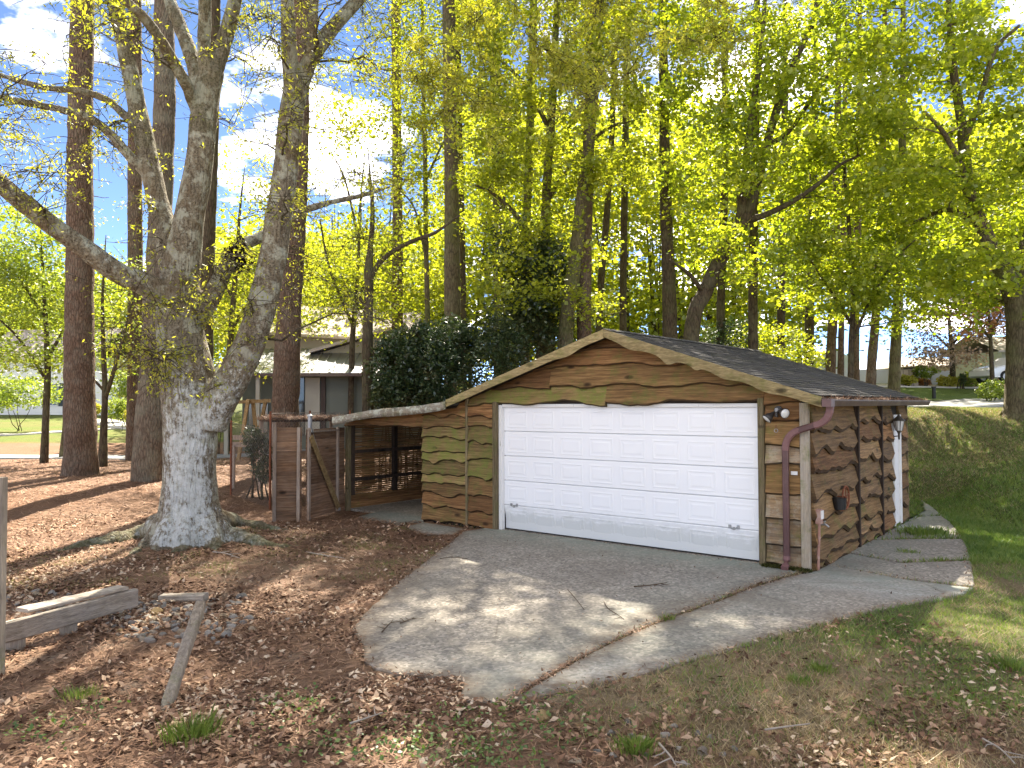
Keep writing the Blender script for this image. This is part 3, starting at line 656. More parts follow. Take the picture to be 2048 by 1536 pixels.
# --- walls behind the boards
m = MB()
def front_panel(m, x0, x1, z0, ztop_pts, y0=.0, y1=.10):
    poly = [(x0, z0), (x1, z0)] + ztop_pts
    n = len(poly); v = [(x, y0, z) for x, z in poly] + [(x, y1, z) for x, z in poly]
    m.add(v, [tuple(range(n)), tuple(range(2*n-1, n-1, -1))] + [((i+1)%n, i, n+i, n+(i+1)%n) for i in range(n)])
front_panel(m, XL, -.08, -.05, [(-.08, float(roof_under(-.08))-.01), (-1.1, float(roof_under(-1.1))-.01), (XL, float(roof_under(XL))-.02)])
front_panel(m, -.08, 4.96, 2.33, [(4.96, float(roof_under(4.96))-.01), (RIDGE_X, RIDGE_Z-.09), (-.08, float(roof_under(-.08))-.01)])
front_panel(m, 4.96, XR-.004, -.05, [(XR-.004, float(roof_under(XR))-.01), (4.96, float(roof_under(4.96))-.01)])
fw = m.build('front_wall', M['dark_inside'], garage)
sw = MB().box(XR-.10, XR, .101, D_G, -.05, 2.36).build('side_wall', M['dark_inside'], garage)
m = MB(); front_panel(m, XL, XR-.101, -.05, [(XR-.101, 2.37), (RIDGE_X, RIDGE_Z-.09), (-1.1, 2.32), (XL, 2.24)], D_G-.1, D_G-.002)
m.build('rear_wall', M['board_side'], garage)
MB().box(XL+.004, XL+.10, .101, D_G-.101, -.05, 2.2).build('inner_wall', M['board_side'], garage)
MB().box(-4.6, 5.5, .12, D_G-.11, -.06, -.01).build('garage_floor', M['concrete'], garage)

# --- front boards, field by field (heights read from the photograph)
S = [0]
def field(wall, parent, u0, u1, edges, mats, ztop, **kw):
    """edges: lower edges from the top board down; ztop: limit of the first."""
    prev = ztop
    for i, zb in enumerate(edges):
        S[0] += 1
        if callable(prev): top = prev
        else: top = prev + .05
        board(u0, u1, top, zb, wall, mats[i % len(mats)], S[0], parent=parent, **kw)
        prev = zb + (kw.get('amp', .035))*.6
rt = lambda u: roof_under(u)
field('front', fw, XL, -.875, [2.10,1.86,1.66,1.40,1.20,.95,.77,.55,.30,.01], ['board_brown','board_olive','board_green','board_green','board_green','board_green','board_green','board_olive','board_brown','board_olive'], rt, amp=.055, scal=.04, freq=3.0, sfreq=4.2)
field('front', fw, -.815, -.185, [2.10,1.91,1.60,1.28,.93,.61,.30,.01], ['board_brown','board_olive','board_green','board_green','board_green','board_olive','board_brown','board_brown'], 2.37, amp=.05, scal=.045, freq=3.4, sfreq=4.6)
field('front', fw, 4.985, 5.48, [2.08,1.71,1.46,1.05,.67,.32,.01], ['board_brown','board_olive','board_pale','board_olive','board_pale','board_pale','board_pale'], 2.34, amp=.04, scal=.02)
# gable: courses made of two or three boards butted end to end, ends tucked under the barge boards
def gable_course(zb, ztop, cuts, mats, amp, scal=0.0, lap=.03):
    for (a, b), mt in zip(zip(cuts[:-1], cuts[1:]), mats):
        S[0] += 1
        top = (lambda u, zt=ztop: np.minimum(roof_under(u), zt)) if ztop else rt
        board(a+.002, b-.002, top, zb, 'front', mt, S[0], amp=amp, scal=scal, parent=fw, lap=lap, freq=1.5)
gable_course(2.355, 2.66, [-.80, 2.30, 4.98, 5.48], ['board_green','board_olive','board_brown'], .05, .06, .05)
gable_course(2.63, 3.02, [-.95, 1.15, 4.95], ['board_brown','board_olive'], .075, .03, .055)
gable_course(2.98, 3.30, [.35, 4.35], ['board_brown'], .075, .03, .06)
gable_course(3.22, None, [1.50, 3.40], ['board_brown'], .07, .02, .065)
# the short boards from post to roof left of the door
# trim
def trim(name, x0, x1, z0, z1, mat, proud=.075, parent=fw):
    return MB().bar(((x0+x1)/2, -proud/2-.001, z0), ((x0+x1)/2, -proud/2-.001, z1), x1-x0, proud, (0,1,0), 1, .006).build(name, M[mat], parent)
trim('trim_board', -.175, -.068, -.01, 2.37, 'trim', .085)
trim('trim_board', 4.885, 4.975, -.01, 2.40, 'trim', .085)
trim('corner_post', 5.485, XR+.028, -.03, 2.33, 'trim_pale', .085)
trim('post', -.872, -.818, -.02, 2.44, 'trim', .075)
MB().bar((-.033,.02,-.01),(-.033,.02,2.31), .066, .10, (0,1,0), 1, .004).build('door_jamb', M['white_paint'], garage)
MB().bar((4.872,.04,-.01),(4.872,.04,2.31), .024, .10, (0,1,0), 1, .004).build('door_jamb', M['white_paint'], garage)
MB().box(0.001, 4.859, .0, .05, 2.272, 2.325).build('door_header', M['white_paint'], garage)
# --- sectional door
DY = .055
door = MB().box(.0, 4.86, DY+.045, DY+.05, .02, 2.27).build('garage_door', M['white_door'], garage)
SECW, NCOL = 4.855, 8
pw, ph = .475, .315
def panel_mesh():
    m = MB(); loops = []
    for ins, dep in ((0, 0), (.007, -.004), (.022, -.0045), (.034, -.0005), (.060, -.0008), (.080, -.0045), (.0805, -.0045)):
        loops.append([(-pw/2+ins, dep, -ph/2+ins), (pw/2-ins, dep, -ph/2+ins), (pw/2-ins, dep, ph/2-ins), (-pw/2+ins, dep, ph/2-ins)])
    v = sum(loops, []); fs = []
    for k in range(len(loops)-1):
        for i in range(4): fs.append((k*4+i, k*4+(i+1)%4, (k+1)*4+(i+1)%4, (k+1)*4+i))
    fs.append(tuple(range((len(loops)-1)*4, len(loops)*4)))
    return m.add(v, fs)
pm = panel_mesh(); p0 = pm.build('panel', M['white_door'], door); panel_me = p0.data; bpy.data.objects.remove(p0)
HS = .4555
for r in range(5):
    z0 = r*HS + .005; z1 = (r+1)*HS - (.004 if r < 4 else .004)
    m = MB()
    prof = [(0, z0+.008), (-.0, z1-.014), (.006, z1), (.043, z1), (.043, z0), (.010, z0)]
    n = len(prof); v = [(.004, DY+y, z) for y, z in prof] + [(SECW, DY+y, z) for y, z in prof]
    m.add(v, [tuple(range(n)), tuple(range(2*n-1,n-1,-1))] + [((i+1)%n, i, n+i, n+(i+1)%n) for i in range(n)])
    tiltm = Matrix.Identity(4)
    if r == 0:       # the bottom section hangs in at its foot
        tiltm = Matrix.Translation((0, DY, z1)) @ Matrix.Rotation(math.radians(9.0), 4, 'X') @ Matrix.Translation((0, -DY, -z1))
    o = m.build('door_section', M['white_door'], door); o.matrix_local = tiltm
    for cidx in range(NCOL):
        q = bpy.data.objects.new('panel', panel_me); COL.objects.link(q); q.parent = door
        cx = .004 + (cidx+.5)*(SECW-.004)/NCOL
        q.matrix_local = tiltm @ Matrix.Translation((cx, DY, (z0+z1)/2-.006))
for hx, hz in ((.24,.47),(4.46,.485)):
    m = MB(); m.tube([(hx-.06,DY-.012,hz-.01),(hx-.055,DY-.03,hz-.005),(hx-.03,DY-.035,hz-.03),(hx,DY-.035,hz-.035),(hx+.03,DY-.035,hz-.03),(hx+.055,DY-.03,hz-.005),(hx+.06,DY-.012,hz-.01)], .007, 6)
    m.box(hx-.085,hx-.045,DY-.016,DY-.001,hz-.025,hz+.025); m.box(hx+.045,hx+.085,DY-.016,DY-.001,hz-.025,hz+.025); m.box(hx-.01,hx+.01,DY-.016,DY-.0015,hz-.05,hz-.005)
    m.build('lift_handle', M['galv'], door)
# --- side wall boards and battens
sb = 'board_side'
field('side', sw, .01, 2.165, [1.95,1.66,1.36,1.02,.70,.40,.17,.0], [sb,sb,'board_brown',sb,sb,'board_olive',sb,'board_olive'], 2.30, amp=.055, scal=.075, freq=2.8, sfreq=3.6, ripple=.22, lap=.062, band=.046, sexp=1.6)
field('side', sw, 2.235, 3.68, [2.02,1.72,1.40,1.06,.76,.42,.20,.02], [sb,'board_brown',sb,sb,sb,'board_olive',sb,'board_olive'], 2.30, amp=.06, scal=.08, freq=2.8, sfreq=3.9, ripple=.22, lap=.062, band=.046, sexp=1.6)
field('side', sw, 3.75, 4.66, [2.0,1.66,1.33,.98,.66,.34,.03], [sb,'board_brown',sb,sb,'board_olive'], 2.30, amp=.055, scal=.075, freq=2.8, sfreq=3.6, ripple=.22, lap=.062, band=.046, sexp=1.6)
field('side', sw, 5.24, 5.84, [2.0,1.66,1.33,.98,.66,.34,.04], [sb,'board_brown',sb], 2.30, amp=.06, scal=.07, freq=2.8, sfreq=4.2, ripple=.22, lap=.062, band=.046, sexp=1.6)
for y in (2.20, 3.715): MB().bar((XR+.055,y,-.01),(XR+.055,y,2.31), .065, .11, (1,0,0), 1, .006).build('batten', M['batten_dark'], sw)
MB().bar((XR+.03,5.86,-.01),(XR+.03,5.86,2.31), .05, .09, (1,0,0), 1, .005).build('corner_post', M['trim'], sw)
MB().bar((XR+.04,4.69,.02),(XR+.04,4.69,2.10), .05, .10, (1,0,0), 1, .004).build('door_casing', M['white_paint'], sw)
MB().bar((XR+.04,5.21,.02),(XR+.04,5.21,2.10), .05, .10, (1,0,0), 1, .004).build('door_casing', M['white_paint'], sw)
MB().box(XR+.002, XR+.09, 4.716, 5.184, 2.06, 2.10).build('door_casing', M['white_paint'], sw)
MB().box(XR+.002, XR+.045, 4.72, 5.18, .03, 2.055).build('side_door', M['white_paint'], sw)
# --- roof
def slope_point(side, s, y):
    if side == 'r': return (RIDGE_X + s*(EAVE_RX-RIDGE_X), y, RIDGE_Z + s*(EAVE_RZ-RIDGE_Z))
    return (RIDGE_X + s*(EAVE_LX-RIDGE_X), y, RIDGE_Z + s*(EAVE_LZ-RIDGE_Z))
Y0, Y1 = -OH, D_G+OH
roof = MB()
for a, b in (((RIDGE_X, RIDGE_Z), (EAVE_RX, EAVE_RZ)), ((RIDGE_X, RIDGE_Z), (EAVE_LX, EAVE_LZ))):
    v = [(a[0],Y0,a[1]-.055),(b[0],Y0,b[1]-.055),(b[0],Y1,b[1]-.055),(a[0],Y1,a[1]-.055),(a[0],Y0,a[1]-.02),(b[0],Y0,b[1]-.02),(b[0],Y1,b[1]-.02),(a[0],Y1,a[1]-.02)]
    roof.add(v, [(0,1,2,3),(4,7,6,5),(0,4,5,1),(1,5,6,2),(2,6,7,3)])
roof = roof.build('roof', M['batten_dark'], garage)
rng = np.random.default_rng(5)
SV, SR = [], []
for side in 'rl':
    L = math.hypot(EAVE_RX-RIDGE_X, RIDGE_Z-EAVE_RZ) if side == 'r' else math.hypot(RIDGE_X-EAVE_LX, RIDGE_Z-EAVE_LZ)
    nc = int(L/.135)
    e = np.array(slope_point(side,1,0))-np.array(slope_point(side,0,0)); e /= np.linalg.norm(e); nn = np.cross(e, (0,1,0)); nn = nn if nn[2] > 0 else -nn
    for k in range(nc):
        s1 = (k+1)*.135+.012; s0 = k*.135-.04
        y = Y0-.03 + (k % 2)*-.15
        while y < Y1+.02:
            w = rng.uniform(.14,.32); a, b = max(y, Y0-.03), min(y+w-.006, Y1+.03)
            y += w
            if b-a < .02: continue
            lift = rng.uniform(.010,.019); j = rng.uniform(-.012,.012); r = np.array(slope_point(side,0,0)); r[1] = 0
            p = lambda s, yy, h: r + e*s + nn*h + np.array((0,yy,0))
            q = [p(s0,a,.0),p(s0,b,.0),p(s1+j,b,lift),p(s1+j,a,lift),p(s1+j,b,lift-.009),p(s1+j,a,lift-.009)]
            rr = rng.uniform()
            SV.append([q[0],q[1],q[2],q[3]]); SR.append(rr); SV.append([q[3],q[2],q[4],q[5]]); SR.append(rr*.3)
y = Y0-.04
while y < Y1:                                        # ridge caps
    rr = rng.uniform(); h = .03
    for sg, (ex, ez) in ((1,(EAVE_RX,EAVE_RZ)),(-1,(EAVE_LX,EAVE_LZ))):
        dx = .15*sg; dz = (ez-RIDGE_Z)/abs(ex-RIDGE_X)*.15
        SV.append([(RIDGE_X,y,RIDGE_Z+h-.006),(RIDGE_X,y+.2,RIDGE_Z+h+.004),(RIDGE_X+dx,y+.2,RIDGE_Z+h+.004+dz),(RIDGE_X+dx,y,RIDGE_Z+h-.006+dz)]); SR.append(rr)
    y += .17
sh = link('shingles', quads_mesh('shingles', SV, SR), M['shingle'], garage); tag(sh, kind='stuff')
# barge boards along the front gable with live lower edge
def barge(name, a, b, seed, mat, amp, bumps=(), h=.15, y=-OH-.03, thick=.05, parent=roof):
    n = 70; t = np.linspace(0,1,n); x = a[0]+(b[0]-a[0])*t; zt = a[1]+(b[1]-a[1])*t + .012
    hh = h + amp*smooth_noise(np.c_[t*6+seed, t*0], seed, 2)
    for c0, w, am in bumps: hh += am*np.exp(-((t-c0)/w)**2)
    V = np.stack([np.c_[x, np.full(n,y), zt], np.c_[x, np.full(n,y-.004), zt-hh*.6], np.c_[x, np.full(n,y+.012), zt-hh], np.c_[x, np.full(n,y+thick), zt-hh+.01], np.c_[x, np.full(n,y+thick), zt]], 1).reshape(-1,3)
    k = 5; fs = [(i*k+j, i*k+(j+1)%k, (i+1)*k+(j+1)%k, (i+1)*k+j) for i in range(n-1) for j in range(k)] + [tuple(range(k-1,-1,-1)), tuple(range((n-1)*k,n*k))]
    return fix_normals(MB().add(V, fs).build(name, M[mat], parent))
barge('barge_board', (RIDGE_X+.002, RIDGE_Z), (EAVE_RX-.03, EAVE_RZ+.01), 3, 'barge', .03, ((.14,.05,.05),(.335,.035,.09),(.47,.02,.05),(.60,.05,.045),(.78,.06,.05)), .135)
barge('barge_board', (RIDGE_X-.002, RIDGE_Z), (EAVE_LX+.0, EAVE_LZ), 4, 'barge', .018, ((.2,.06,.05),(.5,.1,.015)), .14)
barge('barge_board', (RIDGE_X+.002, RIDGE_Z), (EAVE_RX-.03, EAVE_RZ+.01), 6, 'barge', .01, (), .13, D_G+OH-.02)
# --- gutter and downspout
m = MB(); gp = [(0,0),(.015,-.085),(.085,-.095),(.115,-.02),(.115,.0),(.108,.0),(.108,-.018),(.080,-.088),(.02,-.079),(.008,0)]
gx, gz = EAVE_RX-.02, EAVE_RZ-.01; n = len(gp)
ga, gb = Y0-.02, Y1+.04
v = [(gx+x, ga, gz+z) for x, z in gp] + [(gx+x, gb, gz-.005+z) for x, z in gp]
m.add(v, [((i+1)%n, i, n+i, n+(i+1)%n) for i in range(n)])
m.add([(gx+x, ga-.002, gz+z) for x, z in gp[:5]], [(0,1,2,3,4)]); m.add([(gx+x, gb+.002, gz+z) for x, z in gp[:5]], [(4,3,2,1,0)])
gut = m.build('gutter', M['gutter_brown'], garage)
MB().box(gx-.004, gx+.118, ga-.006, ga+.16, gz-.100, gz+.006).build('end_cap', M['brown_metal'], gut)
rng = np.random.default_rng(8); GV = []
for i in range(900):
    c = np.array([gx+rng.uniform(-.06,.11), rng.uniform(ga,gb), gz+rng.uniform(-.015,.03)]); a = unit(rng.normal(size=3)*np.array([.7,1,.35]))*rng.uniform(.02,.07); b = unit(np.cross(a,(0,0,1)))*.004
    GV.append([c-a-b,c-a+b,c+a+b,c+a-b])
tag(link('gutter_debris', quads_mesh('gutter_debris', GV, rng.uniform(size=900)), M['straw'], gut), kind='stuff')
def rect_pipe(pts, w, d, corr=0.0):
    """Downspout: rounded rectangular section swept along points (front view plane)."""
    m = MB(); pts = np.array(pts, float); t = unit(np.gradient(pts, axis=0)); rows = []
    for i, p in enumerate(pts):
        side = np.array([t[i][2], 0, -t[i][0]]) if abs(t[i][1]) < .7 else np.array([1.0,0,0]); side = side/np.linalg.norm(side); dp = np.cross(t[i], side)
        c = 1 + (corr if i % 2 else 0)
        pr = [(-.5,-.32),(-.32,-.5),(.32,-.5),(.5,-.32),(.5,.32),(.32,.5),(-.32,.5),(-.5,.32)]
        rows.append([p + side*w*x*c + dp*d*y*c for x, y in pr])
    n = 8; v = np.array(rows).reshape(-1,3)
    return m.add(v, [(i*n+j, i*n+(j+1)%n, (i+1)*n+(j+1)%n, (i+1)*n+j) for i in range(len(pts)-1) for j in range(n)] + [tuple(range(n)), tuple(range(len(v)-1, len(v)-n-1, -1))])
def arc(p0, p1, p2, k=15):
    p0, p1, p2 = map(np.array, (p0,p1,p2)); s = np.linspace(0,1,k)[:,None]; return list((1-s)**2*p0 + 2*s*(1-s)*p1 + s*s*p2)
spx = gx+.055
ds = rect_pipe([(5.30,-.125,1.70),(5.30,-.125,1.2),(5.30,-.125,.6),(5.30,-.125,.16)], .085, .065).build('downspout', M['brown_metal'], garage)
fix_normals(ds)
for nm, pts, mt, c in (('elbow', arc((spx,-.20,2.29),(spx,-.20,2.06),(5.72,-.18,2.02)), 'brown_metal_pale', .05), ('pipe', [(5.74,-.182,2.025),(5.60,-.168,1.98),(5.50,-.158,1.95)], 'brown_metal', 0), ('elbow', arc((5.52,-.16,1.955),(5.30,-.125,1.89),(5.30,-.125,1.66)), 'brown_metal_pale', .05), ('spout', [(5.30,-.125,.18),(5.30,-.13,.12),(5.30,-.16,.06),(5.30,-.24,.02)], 'brown_metal_pale', 0)):
    fix_normals(rect_pipe(pts, .09, .07, c).build(nm, M[mt], ds))
MB().box(5.35, 5.44, -.06, -.048, 1.315, 1.365).build('strap', M['white_paint'], ds)
# moss along the foot of the corner
rng = np.random.default_rng(3); MV = []
for i in range(2600):
    u = rng.uniform(4.95,5.64); c = np.array([u, -.09-abs(rng.normal())*.05, .002+abs(rng.normal())*.016]); MV.append(c)
tag(link('foot_moss', quads_mesh('foot_moss', leaf_quads(rng, np.array(MV), np.full(2600,.012), np.full(2600,.008)), rng.uniform(size=2600)), leaf_mat('leaf_moss', (.03,.035,.008),(.055,.06,.012),(.10,.10,.03),.2,.02), garage), kind='stuff')

# --- lean-to on the left
lroof = MB()
n = 26; xsn = np.linspace(-1.10,-4.52,n)
def lz(x): return 2.345 - (-1.12-x)*.078 + .018*np.sin((x+1.1)*2.3) - .010*np.abs(x+1.1)
zt = lz(xsn)
V = np.stack([np.c_[xsn, np.full(n,-.30), zt], np.c_[xsn, np.full(n,5.4), zt+.10], np.c_[xsn, np.full(n,5.4), zt+.06], np.c_[xsn, np.full(n,-.30), zt-.04]], 1).reshape(-1,3)
lroof.add(V, [(i*4+j, i*4+(j+1)%4, (i+1)*4+(j+1)%4, (i+1)*4+j) for i in range(n-1) for j in range(4)] + [(3,2,1,0), (n*4-4,n*4-3,n*4-2,n*4-1)])
lroof = fix_normals(lroof.build('lean_to_roof', M['shingle'], garage))
n = 60; t = np.linspace(0,1,n); x = -1.12-t*3.42; zt = lz(x)+.035+.012*smooth_noise(np.c_[t*14,t*0],7,2)
hh = .155 + .02*smooth_noise(np.c_[t*7,t*0],9,2) + .02*t
V = np.stack([np.c_[x, np.full(n,-.40), zt], np.c_[x, np.full(n,-.415), zt-hh*.5], np.c_[x, np.full(n,-.395), zt-hh], np.c_[x, np.full(n,-.345), zt-hh+.01], np.c_[x, np.full(n,-.302), zt-.03], np.c_[x, np.full(n,-.302), zt+.012]],1).reshape(-1,3)
k = 6; fix_normals(MB().add(V, [(i*k+j, i*k+(j+1)%k, (i+1)*k+(j+1)%k, (i+1)*k+j) for i in range(n-1) for j in range(k)] + [tuple(range(k)), tuple(range(n*k-1,n*k-k-1,-1))]).build('fascia', M['barge_lichen'], lroof, True))
MB().bar((-4.49,-.0,-.04),(-4.49,-.0,2.02), .10, .10, (0,1,0), 1, .008).build('lean_to_post', M['trim'], garage)
# header boards over the opening
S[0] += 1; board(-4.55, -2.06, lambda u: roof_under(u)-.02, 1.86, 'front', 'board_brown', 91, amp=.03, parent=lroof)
lw = MB().box(-4.565,-4.545,.06,5.3,.0,.04).build('lean_to_wall', M['board_side'], garage)
z = .0; k = 0; rng = np.random.default_rng(11)
for k in range(2):
    MB().bar((-4.52,.06,.08+k*.155),(-4.52,5.2,.085+k*.155), .15, .03, (1,0,0)).build('board', M['board_brown'], lw)
z = .34
while z < 1.86:
    hgt = rng.uniform(.030,.042); yj = rng.uniform(-.004,.004)
    MB().bar((-4.545,.06,z+yj),(-4.545,5.2,z-yj), hgt, .018, (1,0,0)).build('slat', M['board_brown'], lw); z += hgt+rng.uniform(.006,.016)
for y in (.10, 1.38, 2.75, 4.1): MB().box(-4.533,-4.44,y-.055,y+.055,.30,1.95).build('stud', M['batten_dark'], lw)
for zz in (.65, 1.275): MB().bar((-4.425,.05,zz),(-4.425,5.2,zz), .075, .03, (1,0,0)).build('rail', M['batten_dark'], lw)
MB().box(-4.5,XL,5.25,5.30,-.05,2.25).build('lean_to_rear_wall', M['board_side'], garage)

# --- fittings on the walls: things of their own
def on_garage(name, label, cat, x, y, z):
    w = g2w(x, y, z); return empty(name, w, YAW, label, cat)
fl = on_garage('floodlight', 'twin-head metal security floodlight above the downspout beside the door', 'floodlight', 5.19, -.075, 2.23)
MB().tube([(0,.02,0),(0,-.02,0)], .055, 16).build('base_plate', M['dark_metal'], fl)
MB().tube([(0,-.02,0),(0,-.07,.0),(0,-.085,-.03)], [.03,.032,.02], 12).build('junction', M['galv'], fl)
for sx, rot in ((-1, (-.10,-.10,-.13)), (1, (.17,-.14,-.05))):
    d = np.array(rot); d = d/np.linalg.norm(d); a = np.array((sx*.02,-.06,-.01)); b = a + d*.07; c = b + d*.11
    hd = MB().tube([a, a+d*.03, b, b+d*.02, b+d*.06, c], [.012,.012,.03,.038,.06,.072], 16, cap=True).build('lamp_head', M['dark_metal'], fl, True)
    MB().tube([c-d*.004, c+d*.004, c+d*.012], [.066,.062,.02], 16).build('lens', M['lamp_glass'], hd, True)
MB().tube([(0,-.07,-.03),(0,-.085,-.10)], [.022,.028], 10).build('motion_sensor', M['dark_metal'], fl)
hk = on_garage('screw_eye', 'small rusty screw eye hook below the floodlight', 'hook', 5.165, -.08, 1.96)
MB().tube([(-.02,.03,.05),(-.005,-.02,.02),(0,-.03,0)], .005, 6).build('shank', M['rust'], hk)
MB().tube([(.025*math.cos(a), -.03, -.025+.025*math.sin(a)) for a in np.linspace(0, 2*PI, 15)], .005, 6, cap=False).build('ring', M['galv'], hk)
ln = on_garage('wall_lantern', 'small antique metal lantern hanging beside the white side door', 'lantern', XR+.12, 4.62, 1.86)
MB().tube([(-.08,0,-.10),(-.02,0,-.16),(.05,0,-.15),(.06,0,-.05)], .012, 8).build('bracket', M['bronze'], ln)
MB().tube([(.06,0,-.22),(.06,0,-.20),(.06,0,-.10),(.06,0,-.05)], [.006,.018,.022,.05], 8).build('stem', M['bronze'], ln)
MB().tube([(.06,0,-.05),(.06,0,.13)], [.055,.095], 6).build('glass_pane', M['lamp_glass'], ln)
for i in range(6):
    a = i*PI/3; MB().tube([(.06+.058*math.cos(a),.058*math.sin(a),-.05),(.06+.099*math.cos(a),.099*math.sin(a),.13)], .006, 5).build('frame_bar', M['bronze'], ln)
MB().tube([(.06,0,.13),(.06,0,.14),(.06,0,.19),(.06,0,.22),(.06,0,.26)], [.115,.115,.06,.03,.008], 12).build('cap', M['bronze'], ln)
rl = on_garage('hose_reel', 'rusty spoked wheel hanger with dark can on the side wall', 'hose reel', XR+.06, 1.10, .80)
MB().tube([(.10,.10+.17*math.cos(a),.10+.17*math.sin(a)) for a in np.linspace(0,2*PI,25)], .014, 6, cap=False).build('wheel', M['rust'], rl)
for i in range(5):
    a = i*2*PI/5+.3; MB().tube([(.10,.10,.10),(.10,.10+.17*math.cos(a),.10+.17*math.sin(a))], .009, 5).build('spoke', M['rust'], rl)
MB().tube([(-.05,.10,.10),(.12,.10,.10)], .02, 8).build('axle', M['rust'], rl)
MB().tube([(.08,-.16,-.05),(.08,-.16,.12)], [.085,.10], 14).build('can', M['black_plastic'], rl)
MB().tube([(.05,-.12,-.06),(.07,.05,-.09),(.05,.2,-.06)], .012, 6).build('bracket', M['rust'], rl)
eb = on_garage('junction_box', 'pinkish weathered outlet box on a thin conduit at the garage corner', 'outlet box', XR+.07, .10, .74)
MB().box(0,.07,-.055,.055,-.10,.10).build('box', M['copper_pink'], eb)
MB().box(.0705,.085,-.045,.045,-.03,.085).build('cover', M['white_paint'], eb)
MB().tube([(.035,-.01,-.10),(.035,-.02,-.3),(.03,-.05,-.55),(.03,-.055,-.735)], .019, 10).build('conduit', M['copper_pink'], eb)
tp = on_garage('garden_tap', 'small galvanised garden tap by the outlet box', 'tap', XR+.07, .32, .60)
MB().tube([(-.04,0,0),(.06,0,0),(.10,0,-.03)], [.014,.016,.012], 8).build('spout', M['galv'], tp)
MB().tube([(.04,0,.0),(.04,0,.04)], .008, 6).build('stem', M['galv'], tp); MB().bar((.04,-.045,.045),(.04,.045,.045), .014, .01).build('handle', M['galv'], tp)
# ------------------------------------------------------------------ trees
def spline(pts, k=6):
    """Catmull-Rom through rows (x,y,z,r)."""
    P = np.array(pts, float); P = np.r_[[2*P[0]-P[1]], P, [2*P[-1]-P[-2]]]; out = []
    for i in range(1, len(P)-2):
        for t in np.linspace(0, 1, k, endpoint=False):
            a, b, c, d = P[i-1:i+3]
            out.append(.5*((2*b)+(-a+c)*t+(2*a-5*b+4*c-d)*t*t+(-a+3*b-3*c+d)*t**3))
    out.append(P[-2]); out = np.array(out); out[:,3] = np.maximum(out[:,3], .004); return out
def wander(rng, a, b, r0, r1, k=7, wig=.08, sag=0.0):
    a, b = np.array(a, float), np.array(b, float); L = np.linalg.norm(b-a); t = np.linspace(0,1,k)[:,None]
    p = a + (b-a)*t; w = np.cumsum(rng.normal(size=(k,3))*wig*L/k**.5, 0); w -= t*w[-1]; p += w*.6
    p[:,2] += sag*L*np.sin(PI*t[:,0]); r = r0 + (r1-r0)*t[:,0]; return np.c_[p, r]

class Tree:
    def __init__(s, seed): s.rng = np.random.default_rng(seed); s.mb = MB(); s.nodes = []; s.leafC = []; s.leafR = []
    def limb(s, rows, sides=8, rough=.12, node=True, sm=5):
        q = spline(rows, sm) if len(rows) > 1 else np.array(rows)
        s.mb.tube(q[:,:3], q[:,3], sides, True, rough=rough, seed=int(s.rng.integers(1000)))
        if node:
            for r in q[::2]: s.nodes.append(r)
        return q
    def reach(s, target, r=.02, sides=5, frac=.45, wig=.10, sag=.06, k=6):
        """Grow a branch from the nearest lower node to the target."""
        N = np.array(s.nodes); d = N[:,:3]-np.array(target); dist = np.linalg.norm(d, axis=1) + np.maximum(d[:,2]+.1, 0)*2.0
        i = int(np.argmin(dist)); n = N[i]
        q = wander(s.rng, n[:3], target, min(n[3]*frac, r*(1+.25*dist[i])), r*.25, k, wig, sag)
        s.mb.tube(q[:,:3], q[:,3], sides, False, rough=.1)
        for row in q[2:]: s.nodes.append(row)
        return q
    def clump(s, c, n, spread, L, W, droop=.1, flat=.5, squash=.55, hue=None):
        c = np.array(c, float); o = s.rng.normal(size=(n,3))*spread; o[:,2] *= squash
        Ls = L*s.rng.uniform(.45,1.45,n)*s.rng.uniform(.8,1.15)
        s.leafC.append(leaf_quads(s.rng, c+o, Ls, W*Ls/L*s.rng.uniform(.8,1.2,n), droop, flat))
        h = s.rng.uniform(0,1) if hue is None else hue
        s.leafR.append(np.clip(h*.45 + s.rng.uniform(0,.55,n), 0, 1))
    def tassel(s, a, b, n, L, W, spread=.07):
        """Leaves strung along a drooping twig."""
        t = s.rng.uniform(0,1,n)[:,None]; c = a + (b-a)*t + s.rng.normal(size=(n,3))*spread
        s.leafC.append(leaf_quads(s.rng, c, L*s.rng.uniform(.6,1.3,n), W*s.rng.uniform(.7,1.3,n), .6, .3)); s.leafR.append(np.clip(s.rng.uniform(0,.4)+s.rng.uniform(0,.6,n),0,1))
    def finish(s, root, bark, leaf, trunk_name='trunk', crown_name='crown'):
        off = np.array(root.location)
        for i in range(len(s.mb.v)): s.mb.v[i] = s.mb.v[i] - off
        o = s.mb.build(trunk_name, M[bark], root, True)
        if s.leafC:
            V = np.concatenate(s.leafC) - off; link(crown_name, quads_mesh(crown_name, V, np.concatenate(s.leafR)), M[leaf], root)
        return o

# --- the big oak by the driveway
OD = 13.0
oak_base = np.array([*at(382,1080,OD)[:2], 0.0]); oak_base[2] = Hz(*oak_base[:2])
oak = empty('oak_tree', oak_base, 0, 'big multi-stemmed oak with whitish lichen-covered trunk left of the driveway', 'oak tree')
ok = Tree(1)
def PX(px, py, d, wpx): p = at(px, py, d); return (p[0], p[1], p[2], wpx*d/F_PX/2)
thick = MB()
def big(rows, sides=14, sm=6):
    q = spline(rows, sm); thick.tube(q[:,:3], q[:,3], sides, True, rough=.05, seed=int(ok.rng.integers(99)))
    for r in q[::2]: ok.nodes.append(r)
    return q
trunk_rows = [PX(383,1095,OD,175), PX(382,1060,OD,150), PX(381,1015,OD,112), PX(380,950,OD,100), PX(380,880,OD,102), PX(381,800,OD,110), PX(370,720,OD,100), PX(358,640,OD,86), PX(358,580,OD,84)]
big(trunk_rows, 20)
